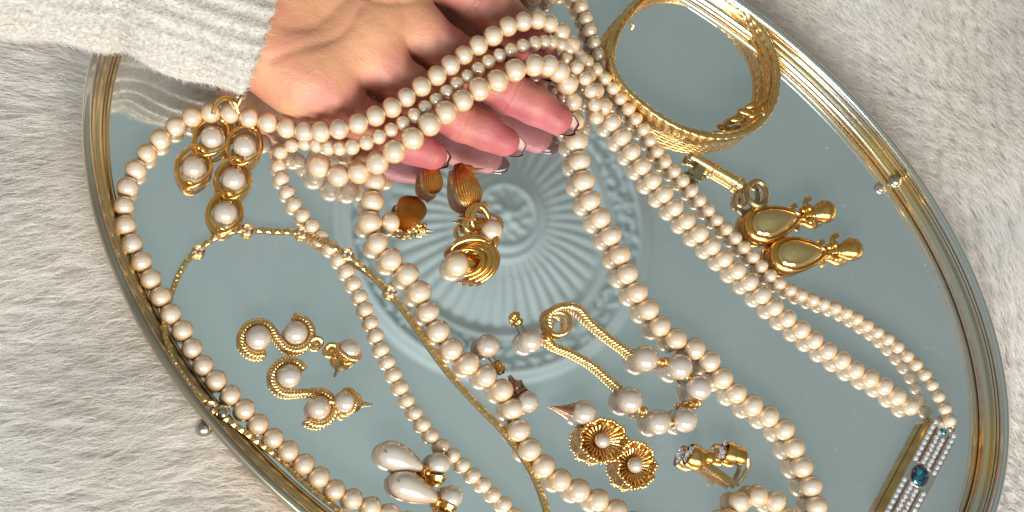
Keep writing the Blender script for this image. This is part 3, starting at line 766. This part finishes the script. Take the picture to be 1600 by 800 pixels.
# ------------------------------------------------------------------ pearl link earrings
def oval_link(mb, c, L, Wd, ang, wire, z0, tilt=0.0):
    c = Vector(c); pts = []
    for k in range(40):
        t = 2*math.pi*k/40; x = math.cos(t); y = math.sin(t)
        rx = L*(1+.10*abs(x)**6); p = Vector((x*rx, y*Wd*(1-.12*abs(x)), .0010*math.sin(t*2)))
        pts.append(c+Matrix.Rotation(ang, 3, 'Z')@p)
    mb.tube(pts, wire, 10, True)
def link_ear(label, links, hook):
    e_ = thing('link_earring', at(*links[0][:2], 0), label, 'earring', 'pair of pearl link drop earrings under the strand')
    for (x, y, ang, z) in links:
        s = ppm(x, y, z); mb = MB(); oval_link(mb, at(x, y, z), 31/s, 26/s, math.radians(ang), .00105, z)
        lk = mb.build('link', M['gold'], e_)
        pearl(at(x, y+2, z), 18.5/s, lk, 'pearl_white')
        d = Matrix.Rotation(math.radians(ang), 3, 'Z')@Vector((1, 0, 0))
        for sg in (-1, 1):
            c = at(x, y, z)+d*sg*29/s
            MB().tube([c+Vector((0, 0, 1))*.0021*math.cos(t)+d.cross(Vector((0, 0, 1)))*.0016*math.sin(t) for t in [2*math.pi*k/14 for k in range(14)]], .0007, 7, True).build('jump_ring', M['gold'], lk)
    if hook: hook(e_)
def hook1(e_):
    MB().tube(spline(W([(333, 178, .016), (338, 162, .018), (352, 153, .019), (366, 160, .019), (372, 176, .016)])), .0010, 8).build('ear_wire', M['gold'], e_)
def hook2(e_):
    mb = MB(); c = at(374, 145, .020)
    for k in range(7): mb.gem(c+Vector((random.uniform(-1, 1), random.uniform(-1, 1), random.uniform(-.3, .6)))*.0022, .0013, 6)
    mb.tube(spline(W([(360, 158, .019), (368, 168, .018), (378, 152, .021), (384, 142, .020)])), .0008, 7)
    mb.build('ear_clip', M['antique'], e_, 20)
link_ear('pearl link earring with two gold framed pearls hanging left under the strand', [(331, 213, 62, .0055), (303, 260, 78, .0050)], hook1)
link_ear('pearl link earring with three gold framed pearls trailing to the chain below', [(382, 226, 70, .0060), (365, 278, 78, .0048), (352, 331, 82, .0048)], hook2)

# ------------------------------------------------------------------ rope twist pearl earrings
def rope_ear(label, pA, pB, pD, tip, flip):
    e_ = thing('rope_earring', at(*pB, 0), label, 'earring', 'pair of rope twist pearl earrings')
    s = ppm(*pA); R = 19/s
    A, B = at(*pA, .0052), at(*pB, .0052)
    for c in (A, B): pearl(c+Vector((0, 0, .0008)), R, e_, 'pearl_white')
    d = (B-A).normalized(); a0 = math.atan2(d.y, d.x); path = []
    rr = R*1.36; g = flip
    sg = 1 if flip else -1
    # S shape: round the first pearl, across, round the second the other way
    for k in range(22):
        t = a0+sg*math.radians(75+255*k/21); path.append(A+Vector((math.cos(t), math.sin(t), 0))*rr)
    path2 = []
    for k in range(22):
        t = a0+sg*math.radians(150-250*k/21); path2.append(B+Vector((math.cos(t), math.sin(t), 0))*rr)
    full = path+path2
    full = [Vector((p.x, p.y, .0038)) for p in full]
    mb = MB().rope(spline(full[::2], per=6), .0017, .0042, 3, 6)
    rp = mb.build('rope_frame', M['gold_pale'], e_, 60)
    # cup drop
    c = at(*pD, .0085); rD = 17/s
    T = at(*tip, .0012); axd = (T-c).normalized()
    cup = MB().lathe([(-.0015, rD*1.06), (.0005, rD*1.10), (.003, rD*.95), (.0050, rD*.55), (.0065, rD*.22), (.0070, .0002)], c, axd, 22).build('cup', M['gold'], e_)
    pearl(c-axd*.0020, rD, e_, 'pearl_white')
    u = axd.orthogonal().normalized(); v_ = axd.cross(u)
    ring_ = [c-axd*.0010+(u*math.cos(t)+v_*math.sin(t))*rD*1.12 for t in [2*math.pi*k/30 for k in range(31)]]
    MB().rope(ring_, .0010, .003, 3, 6).build('rope_collar', M['gold_pale'], cup, 60)
    MB().lathe([(.006, .0010), (.0085, .0007), (.012, .0004), (.0125, .0001)], c, axd, 8).build('post', M['antique'], e_)
    q0 = B+(c-B)*.42; q1 = B+(c-B)*.72
    for q_ in (q0, q1):
        MB().tube([Vector((q_.x, q_.y, .004))+Vector((math.cos(t)*.0022, math.sin(t)*.0018, .0008*math.sin(t))) for t in [2*math.pi*k/14 for k in range(14)]], .0009, 7, True).build('jump_ring', M['gold'], e_)
rope_ear('rope twist pearl earring in an S shape, upper one of the pair at left', (404, 528), (462, 520), (543, 552), (524, 586), False)
rope_ear('rope twist pearl earring in an S shape, lower one of the pair at left', (452, 588), (498, 637), (546, 628), (584, 632), True)

# ------------------------------------------------------------------ teardrop pearl earrings
def tear_ear(label, tail, nose, top, base):
    e_ = thing('teardrop_earring', at(*tail, 0), label, 'earring', 'pair of teardrop pearl earrings')
    z = .0062; a, b_ = at(*tail, z), at(nose[0], nose[1], .0045); L_ = (b_-a).length; axd = (b_-a).normalized()
    prof = []; RR = .0059
    for k in range(25):
        t = k/24; x = t*L_
        r = RR*math.sqrt(max(0, 1-((t-.32)/.32)**2)) if t < .32 else RR*(math.cos((t-.32)/.68*math.pi/2)**.85*.92+.08)
        prof.append((x, max(r, .0001)))
    MB().lathe(prof, a, axd, 28).build('teardrop_pearl', M['pearl_white'], e_, 180)
    m_ = a+axd*.0022; sd = Vector((-axd.y, axd.x, 0))
    MB().ball(a+axd*.0030+sd*-.001+Vector((0, 0, .0052)), .0006, (1.5, .5, .5), nu=8, nv=6).build('drill_mark', M['antique'], e_)
    c0 = b_; c1 = at(*base, .006); mb = MB()
    k_ = resample([c0, c1], .0016)
    for i, p in enumerate(k_): mb.ball(p+Vector((0, 0, .0006*(i % 2))), .0015+.0004*(i % 2), nu=10, nv=7)
    for i in range(3):
        p = c0+(c1-c0)*(.25+.3*i)
        mb.tube([p+Vector((math.cos(t)*.0024, math.sin(t)*.0024, .0015*math.sin(t+i))) for t in [2*math.pi*k/12 for k in range(12)]], .0007, 6, True)
    mb.build('gold_finding', M['gold'], e_)
    c = at(*top, .006); axt = (c-c1).normalized()
    MB().lathe([(-.001, .0005), (0, .003), (.002, .0040), (.0025, .0038), (.0005, .0025)], c1, axt, 16).build('bell_cap', M['gold'], e_)
    pearl(c, 18/ppm(*top), e_, 'pearl_white')
tear_ear('teardrop pearl earring lying higher, its round pearl touching the strand', (589, 701), (664, 733), (686, 724), (683, 752))
tear_ear('teardrop pearl earring lying lower at the bottom edge of the mirror', (609, 747), (688, 782), (706, 776), (697, 796))

# ------------------------------------------------------------------ pearl studs
def stud(label, pc, rpx, post, kind, end):
    e_ = thing('pearl_stud', at(*pc, 0), label, 'earring', 'loose pearl stud earrings')
    s = ppm(*pc); c = at(*pc, rpx/s+.0002); pearl(c, rpx/s, e_, 'pearl_white')
    t = at(*end, .0025); axd = (t-c).normalized()
    MB().tube([c+axd*rpx/s*.9, t], .0005, 8).build('post', M['ball_metal'], e_)
    mb = MB()
    if kind == 'clutch':
        mb.lathe([(-.004, .0012), (-.003, .0020), (-.0015, .0012), (0, .0021), (.0015, .0012), (.0022, .0003)], t, axd, 12)
        mb.tube([t+Vector((.0012, .0015, .001)), t+Vector((-.001, -.002, .002))], .0004, 6)
        mb.build('clutch', M['gold'], e_)
    elif kind == 'copper':
        mb.lathe([(-.0055, .0030), (-.004, .0030), (-.0035, .0020), (-.002, .0027), (0, .0022), (.001, .0008), (.004, .0003)], t, axd, 14)
        for k in range(3): mb.tube([t+Vector((.002*(k-1), .001, .0015)), t+Vector((.003*(k-1), -.002, .003))], .0004, 5)
        mb.build('clutch', M['copper'], e_)
    else:
        mb.lathe([(-.010, .0040), (-.008, .0034), (-.006, .0030), (-.004, .0020), (-.001, .0012), (.001, .0006), (.004, .0002)], t, axd, 14)
        mb.build('cone_back', M['copper'], e_)
stud('pearl stud lying left of the other studs with its post pointing down right', (762, 540), 18.5, None, 'clutch', (783, 577))
stud('pearl stud beside the ring of the rope chain with its post pointing up', (829, 532), 18.5, None, 'clutch', (806, 494))
stud('pearl stud with a dark copper clutch resting against the large strand', (824, 628), 18, None, 'copper', (805, 598))
stud('pearl stud with a pointed copper back above the two flower earrings', (912, 644), 19, None, 'cone', (872, 637))

# ------------------------------------------------------------------ rope chain bracelet with pearls
br = thing('pearl_bracelet', at(980, 570, 0), 'rope chain bracelet with a gold ring and big white pearls in front of the loop', 'bracelet')
MB().rope(spline(W([(893, 478, .004), (905, 482, .0035), (922, 503, .002), (950, 527, .002), (975, 545, .002), (990, 556, .003)])), .0019, .0046, 3, 6).build('rope_chain', M['gold_pale'], br, 60)
MB().rope(spline(W([(852, 528, .003), (866, 541, .002), (895, 553, .002), (925, 570, .002), (948, 590, .002), (970, 607, .003)])), .0017, .0044, 3, 6).build('rope_chain', M['gold_pale'], br, 60)
MB().rope(spline(W([(860, 512, .003), (858, 492, .0045), (872, 480, .005), (893, 477, .004)])), .0017, .0042, 3, 6).build('rope_chain', M['gold_pale'], br, 60)
c = at(872, 505, .0035)
MB().tube([c+Vector((math.cos(t)*.0052, math.sin(t)*.0050, .0015*math.cos(t))) for t in [2*math.pi*k/30 for k in range(30)]], .0013, 10, True).build('ring_clasp', M['gold_pale'], br)
MB().tube(spline(W([(848, 520, .003), (858, 528, .0045), (866, 540, .002)])), .0010, 8).build('toggle', M['gold'], br)
bp_ = [(1008, 560), (1062, 573), (1092, 606), (1070, 656), (1029, 659), (984, 625)]
for k, (x, y) in enumerate(bp_):
    r_ = (20.5 if k != 3 else 20)/ppm(x, y); pearl(at(x, y, r_), r_, br, 'pearl_white', (1.0, 1.0, .95))
for (x, y) in [(1036, 566), (1080, 590), (1078, 632), (1088, 630), (1050, 660), (1005, 643)]:
    c = at(x, y, .006); mb = MB(); mb.ball(c, .0013, nu=10, nv=7)
    mb.tube([c+Vector((math.cos(t)*.0018, math.sin(t)*.0018, .0012*math.sin(t))) for t in [2*math.pi*k/12 for k in range(12)]], .0005, 6, True); mb.build('bead_link', M['gold'], br)

# ------------------------------------------------------------------ flower earrings
def flower(label, p, R_, el):
    e_ = thing('flower_earring', at(*p, 0), label, 'earring', 'pair of gold flower earrings with pearl centres')
    s = ppm(*p); c = at(*p, .003); R0 = R_/s; mb = MB(); vs = []; fs = []; na_, nr_ = 96, 10
    for i in range(nr_+1):
        q_ = i/nr_
        for k in range(na_):
            t = 2*math.pi*k/na_
            ruf = 1+.045*math.cos(t*11)*q_; rr = R0*(.16+.84*q_)*ruf
            z = .0010+.0052*q_**1.5+.0009*math.cos(t*24)*q_+(.0010*math.cos(t*11) if q_ > .8 else 0)
            vs.append((c.x+rr*math.cos(t)*el[0], c.y+rr*math.sin(t)*el[1], z))
    for i in range(nr_+1):
        q_ = 1-i/nr_
        for k in range(na_):
            t = 2*math.pi*k/na_; ruf = 1+.045*math.cos(t*11)*q_; rr = R0*(.16+.84*q_)*ruf*1.02
            vs.append((c.x+rr*math.cos(t)*el[0], c.y+rr*math.sin(t)*el[1], .0010+.0052*q_**1.5-.0009+(.0010*math.cos(t*11) if q_ > .8 else 0)))
    for i in range(2*nr_+1):
        for k in range(na_): fs.append((i*na_+k, i*na_+(k+1) % na_, (i+1)*na_+(k+1) % na_, (i+1)*na_+k))
    mb.add(vs, fs); fl_ = mb.build('petal_dish', M['gold'], e_, 180)
    mb = MB()
    for k in range(26):
        t = 2*math.pi*k/26; a = Vector((math.cos(t)*el[0], math.sin(t)*el[1], 0))
        mb.tube([Vector((c.x, c.y, .0028))+a*R0*.38, Vector((c.x, c.y, .0045))+a*R0*.74], [.00035, .0005], 6)
    mb.build('stamen', M['gold_pale'], fl_, kind='stuff')
    mb = MB()
    for k in range(40):
        t = 2*math.pi*k/40; ruf = 1+.045*math.cos(t*11); mb.ball((c.x+R0*.97*ruf*math.cos(t)*el[0], c.y+R0*.97*ruf*math.sin(t)*el[1], .0066+.001*math.cos(t*8)), .00098, nu=7, nv=5)
    mb.build('beaded_edge', M['gold_pale'], fl_, kind='stuff')
    pearl((c.x, c.y, .0050), .0034, e_, 'pearl_white')
flower('gold flower earring with pearl centre lying upper left of its twin', (939, 689), 36, (1.08, .92))
flower('gold flower earring with pearl centre lying lower right of its twin', (990, 727), 34, (.92, 1.06))

# ------------------------------------------------------------------ crystal clip earring
e_ = thing('clip_earring', at(1120, 730, 0), 'gold hinged clip earring with crystal ends lying open', 'earring')
c = at(1088, 716, .005); cup = MB().lathe([(-.004, .0050), (-.002, .0056), (.001, .0052), (.004, .0035), (.0055, .0022)], c, (at(1108, 726, .005)-c), 20).build('cup', M['gold'], e_)
mb = MB()
for k in range(16):
    a = random.uniform(0, 6.28); d = random.uniform(0, .0045); v_ = (at(1108, 726, .005)-c).normalized(); u = Vector((0, 0, 1)); w_ = v_.cross(u)
    mb.gem(c-v_*(.0038-.3*(d-.002))+(u*math.sin(a)+w_*math.cos(a))*d, .0012, 6)
mb.build('crystal', M['crystal'], cup, 8)
MB().ball(at(1108, 714, .0075), .0032, (1, 1, .9)).build('cushion', M['gold'], e_)
c = at(1140, 708, .006); v_ = (at(1165, 716, .005)-c).normalized()
cup = MB().lathe([(-.003, .0044), (-.001, .0050), (.0015, .0048), (.002, .0036), (.005, .0042), (.007, .0038), (.0075, .0015)], c, v_, 20).build('cup', M['gold'], e_)
mb = MB(); u = Vector((0, 0, 1)); w_ = v_.cross(u)
for k in range(14):
    a = random.uniform(0, 6.28); d = random.uniform(0, .004); mb.gem(c-v_*.0030+(u*math.sin(a)+w_*math.cos(a))*d, .0012, 6)
mb.build('crystal', M['crystal'], cup, 8)
MB().tube(spline(W([(1098, 722, .007), (1120, 738, .0055), (1148, 758, .003)])), .0017, 8, flat=(.35, 1.2)).build('clip_arm', M['gold_pale'], e_)
MB().tube(spline(W([(1150, 758, .0025), (1160, 745, .0035), (1169, 730, .0045), (1170, 716, .006)])), .0011, 8, flat=(.6, 1)).build('hinge_arm', M['antique'], e_)
MB().tube(W([(1112, 757, .002), (1120, 748, .004)]), .0006, 6).build('hinge_pin', M['gold_pale'], e_)

# ------------------------------------------------------------------ key
e_ = thing('key', at(1130, 270, 0), 'small old brass key with a ring bow lying below the bangle', 'key')
k0, k1 = at(1080, 243, .0028), at(1163, 291, .0030); axd = (k1-k0).normalized(); L_ = (k1-k0).length
MB().lathe([(0, .0001), (0, .0026), (.002, .0028), (.0025, .0022), (L_*.4, .0024), (L_*.42, .0030), (L_*.46, .0030), (L_*.48, .0024), (L_*.85, .0025), (L_*.87, .0031), (L_*.95, .0031), (L_*.98, .002), (L_, .0001)], k0, axd, 14).build('shaft', M['gold_pale'], e_)
sd = Vector((axd.y, -axd.x, 0)); sd = sd if sd.y < 0 else -sd
mb = MB()
def kb(a, b0, b1, wdt, z0, z1): mb.prism([k0+axd*a+sd*b0, k0+axd*(a+wdt)+sd*b0, k0+axd*(a+wdt)+sd*b1, k0+axd*a+sd*b1], z0, z1, .0002)
kb(.0045, .0015, .0100, .0042, .0018, .0038); kb(.0018, .0060, .0080, .0030, .0017, .0037); kb(.0084, .0052, .0070, .0022, .0017, .0037); kb(.0022, .0090, .0105, .0040, .0019, .0039); kb(-.0012, -.001, .003, .002, .0019, .0039)
mb.build('bit', M['antique'], e_, 20)
def ringt(c, R_, r, ex, ey, nn=36, n=10, **k_): return MB().tube([Vector(c)+ex*math.cos(t)*R_+ey*math.sin(t)*R_ for t in [2*math.pi*q/nn for q in range(nn)]], r, n, True, **k_)
rc = at(1183, 303, .0050); ringt(rc, .0058, .0019, axd*.85, sd*1.10+Vector((0, 0, .25)), flat=(1, .8)).build('bow', M['antique'], e_)
ringt(at(1160, 310, .003), .0040, .0008, axd*.6, sd, n=8).build('collar_ring', M['gold_pale'], e_)

# ------------------------------------------------------------------ gold drop earrings with mirrored drops
M['smoke'] = simple('smoky_mirror_stone', (.78, .52, .20), .08, .9, 1)
def drop(label, tail, nose, top):
    e_ = thing('drop_earring', at(*tail, 0), label, 'earring', 'pair of gold teardrop earrings near the key')
    z = .0045; a, b_ = at(*tail, z), at(*nose, z); axd = (b_-a).normalized(); L_ = (b_-a).length; sd = Vector((-axd.y, axd.x, 0))
    def outline(sc, z_, n=48):
        out = []
        for k in range(n):
            t = 2*math.pi*k/n; x = .5-.5*math.cos(t); wdt = .0100*sc*math.sin(t)*(1-.55*x)*1.12
            out.append(a+axd*(L_*(.5+(x-.5)*sc))+sd*wdt+Vector((0, 0, z_-z)))
        return out
    mb = MB(); n = 48; rings = [outline(.86, .0004), outline(1.0, .002), outline(1.03, .0045), outline(.97, .0066), outline(.86, .0072), outline(.80, .0064)]
    for r_ in rings: mb.v += [tuple(p) for p in r_]
    mb.f = [(i*n+k, i*n+(k+1) % n, (i+1)*n+(k+1) % n, (i+1)*n+k) for i in range(5) for k in range(n)]
    mb.f.append(tuple(reversed(range(n)))); mb.build('bezel', M['gold'], e_, 50)
    mb = MB(); rings = [outline(.81, .0060), outline(.74, .0074), outline(.60, .0085), outline(.35, .0093), outline(.08, .0096)]
    for r_ in rings: mb.v += [tuple(p) for p in r_]
    mb.f = [(i*n+k, i*n+(k+1) % n, (i+1)*n+(k+1) % n, (i+1)*n+k) for i in range(4) for k in range(n)]; mb.f.append(tuple(range(4*n, 5*n)))
    mb.build('domed_stone', M['smoke'], e_, 60)
    tc_ = at(*top, .0060); mb = MB()
    v_ = (tc_-b_).normalized()
    LL = (tc_-b_).length; prof = [(0, .0012), (.002, .0018), (LL*.45, .0024), (LL*.75, .0046), (LL, .0056), (LL+.003, .0048), (LL+.0048, .0028), (LL+.0054, .0002)]
    mb.lathe(prof, b_, v_, 22); mb.build('top_drop', M['gold'], e_, 180)
    mb = MB()
    for k in range(5):
        aa = k*1.257; mb.ball(b_+v_*.0025+Vector((math.cos(aa)*.0030, math.sin(aa)*.0034, .0015)), .0018, nu=10, nv=7)
    mb.tube(spline([b_+v_*.003, b_+v_*.003+sd*.006+Vector((0, 0, .002)), b_+v_*.006+sd*.0075+Vector((0, 0, .001))], per=5), .0013, 8)
    mb.build('leaf_joint', M['gold'], e_)
drop('gold teardrop earring with smoky stone, upper one nearest the key', (1164, 358), (1252, 338), (1288, 331))
drop('gold teardrop earring with smoky stone, lower one overlapping the upper', (1203, 401), (1292, 395), (1330, 390))

# ------------------------------------------------------------------ bangle
e_ = thing('bangle', at(1080, 110, 0), 'wide gold bangle of wavy ridged bands standing on the mirror at upper right', 'bangle')
bo = [(952, 95), (960, 55), (985, 18), (1020, -12), (1065, -22), (1110, -8), (1155, 25), (1188, 65), (1205, 110), (1200, 160), (1172, 200), (1130, 214), (1085, 211), (1035, 190), (990, 155), (963, 125)]
basez = .0015
cl_ = spline([at(x, y, .0068) for x, y in bo], True, 20); nb = len(cl_); ctr_ = sum(cl_, Vector())/nb
mb = MB(); vs = []; fs = []; sec = []
HB = .0108; TK = .0019
prof = []
for k in range(26): prof.append((TK*(.75+.35*abs(math.sin(k/25*math.pi*5))), -HB/2+HB*k/25))
for k in range(26): prof.append((-TK*(.15+.45*abs(math.sin(k/25*math.pi*4))), HB/2-HB*k/25))
for i in range(nb):
    p = cl_[i]; t = (cl_[(i+1) % nb]-cl_[i-1]).normalized(); out = Vector((t.y, -t.x, 0))
    if out.dot(p-ctr_) < 0: out = -out
    s = i/nb
    thin = 1-.25*math.exp(-((s-.0)/.12)**2)
    for j, (u, z) in enumerate(prof):
        zz = z*thin+(.0005*math.sin(s*2*math.pi*5+z*300))
        q_ = p+out*(u+.00016*math.sin(s*2*math.pi*60+z*2500)+z*.12); vs.append((q_.x, q_.y, .0068+zz))
npf = len(prof)
for i in range(nb):
    for j in range(npf): fs.append((i*npf+j, i*npf+(j+1) % npf, ((i+1) % nb)*npf+(j+1) % npf, ((i+1) % nb)*npf+j))
mb.add(vs, fs); mb.build('band', M['gold_pale'], e_, 60)
for q_, off in ((.0098, 0), (.0070, 2.1), (.0042, 4)):
    pts = []
    for i in range(nb):
        p = cl_[i]; t = (cl_[(i+1) % nb]-cl_[i-1]).normalized(); out = Vector((t.y, -t.x, 0)); out = out if out.dot(p-ctr_) > 0 else -out
        s = i/nb; pts.append(Vector((p.x, p.y, q_+.0016*math.sin(s*2*math.pi*2+off)))+out*(-.0012+(q_-.0076)*.12))
    MB().tube(pts, .0007, 8, True).build('ridge_wire', M['gold_pale'], e_)
mb = MB()
for (x, y, a) in [(1176, 165, .3), (1188, 158, .9), (1165, 176, -.2), (1180, 178, .5), (1196, 170, 1.2), (1152, 186, 0.2)]:
    mb.ball(at(x, y, .0115), .0032, (1.3, .55, .5), Matrix.Rotation(a, 3, 'Z'), 14, 8)
mb.build('leaf_catch', M['gold'], e_)
mb = MB(); mb.tube(W([(983, 35, .0125), (990, 40, .0125), (987, 46, .011)]), .0006, 6); mb.build('pin', M['gold'], e_)

# ------------------------------------------------------------------ shell earrings and pearl knot earrings
def shell(label, base, tip, wpx, z, lift=.004, pearlpos=None, m_='gold', ribs=11):
    e_ = thing('shell_earring', at(*base, 0), label, 'earring', 'gold shell earrings near the fingertips')
    a, b_ = at(*base, z), at(*tip, z+lift*.3); axd = (b_-a); L_ = axd.length; axd.normalize(); sd = Vector((-axd.y, axd.x, 0)); s = ppm(*base); w0 = wpx/s/2
    nu, nv = 14, ribs*6; vs = []
    for lay in (0, 1):
        for i in range(nu+1):
            t = i/nu; wd = w0*(.35+.65*math.sin(min(1, t*1.15)*math.pi*.62)/.93)*math.sqrt(max(0.02, 1-max(0, (t-.72)/.28)**2))
            for k in range(nv+1):
                c = (k/nv-.5)*2
                z_ = lift*(math.sqrt(max(0, 1-c*c*.9)))*(.4+.6*math.sin(t*math.pi))+.0011*abs(math.cos(c*ribs*math.pi/2))-lay*.0006
                vs.append(a+axd*(t*L_)+sd*(c*wd)+Vector((0, 0, z_)))
    n1 = (nu+1)*(nv+1); fs = []
    for i in range(nu):
        for k in range(nv):
            q0 = i*(nv+1)+k; fs.append((q0, q0+1, q0+nv+2, q0+nv+1)); fs.append((n1+q0, n1+q0+nv+1, n1+q0+nv+2, n1+q0+1))
        for k in (0, nv): q0 = i*(nv+1)+k; fs.append((q0, q0+nv+1, n1+q0+nv+1, n1+q0))
    for k in range(nv):
        for i in (0, nu): q0 = i*(nv+1)+k; fs.append((q0, n1+q0, n1+q0+1, q0+1))
    MB().add(vs, fs).build('shell', M[m_], e_, 60)
    return e_, axd, sd
e_, axd, sd = shell('narrow gold shell earring peeking out below the little finger', (668, 248), (676, 306), 34, .003, .0055, m_='shell_gold')
e_, axd, sd = shell('ribbed gold shell earring with a hooked corner above the pearl knot', (714, 258), (738, 325), 42, .003, .0065, m_='shell_gold')
MB().lathe([(0, .0030), (.003, .0026), (.006, .0020), (.0075, .0008), (.012, .0002)], at(716, 266, .005), at(750, 264, .004)-at(716, 266, .005), 12).build('hinge', M['gold'], e_)
e_, axd, sd = shell('oval dark gold shell earring with a pearl and crusted edge beside the large strand', (626, 362), (650, 310), 47, .004, .005, m_='shell_gold', ribs=19)
pearl(at(611, 347, .0045), 16/ppm(611, 347), e_, 'pearl')
mb = MB()
for k in range(26): mb.ball(at(622+k*1.6+random.uniform(-2, 2), 357+random.uniform(-4, 5)-.1*k, .004+random.uniform(0, .002)), random.uniform(.0007, .0014), nu=8, nv=6)
mb.build('granule_edge', M['gold_pale'], e_)
MB().lathe([(0, .0022), (.0025, .0022), (.003, .0008), (.006, .0002)], at(655, 358, .003), at(668, 360, .003)-at(655, 358, .003), 10).build('post', M['antique'], e_)
def knot(label, c, pc, rp, coils, posts):
    e_ = thing('knot_earring', at(*c, 0), label, 'earring', 'pair of gold swirl earrings with pearls')
    for (x, y, rx, ry, a, z, tk) in coils:
        s = ppm(x, y); q_ = at(x, y, z); rot = Matrix.Rotation(math.radians(a), 3, 'Z')
        MB().tube([q_+rot@Vector((math.cos(t)*rx/s, math.sin(t)*ry/s, .0022*math.sin(t))) for t in [math.radians(200)*k/22-.3 for k in range(23)]], [tk*(.35+.65*math.sin(math.pi*k/22)) for k in range(23)], 10).build('swirl', M['gold_pale' if tk < .0014 else 'gold'], e_)
    pearl(at(*pc, .0052), rp/ppm(*pc), e_, 'pearl')
    for p0, p1 in posts: MB().lathe([(0, .0022), (.003, .0020), (.0045, .0008), (.008, .0002)], at(*p0, .005), at(*p1, .004)-at(*p0, .005), 10).build('post', M['antique'], e_)
    MB().ball(at(*c, .003), .0042, (1.3, .9, .6)).build('dome', M['gold'], e_)
knot('gold swirl earring with pearl, upper one below the ribbed shell', (752, 352), (768, 360), 18, [(748, 348, 18, 26, 20, .006, .0016), (752, 338, 22, 14, 60, .0065, .0013), (742, 352, 14, 18, 100, .006, .0012), (755, 372, 22, 16, -60, .005, .0018), (760, 350, 18, 22, -100, .005, .0012)], [((742, 340), (720, 340))])
knot('gold swirl earring with pearl, lower one in the middle of the mirror', (738, 412), (714, 413), 19, [(732, 412, 22, 34, -60, .0065, .0019), (738, 412, 26, 36, -55, .0055, .0020), (727, 410, 20, 27, -70, .007, .0014), (744, 414, 26, 34, -50, .0045, .0018), (735, 388, 30, 14, 10, .006, .0017)], [((757, 411), (772, 408))])
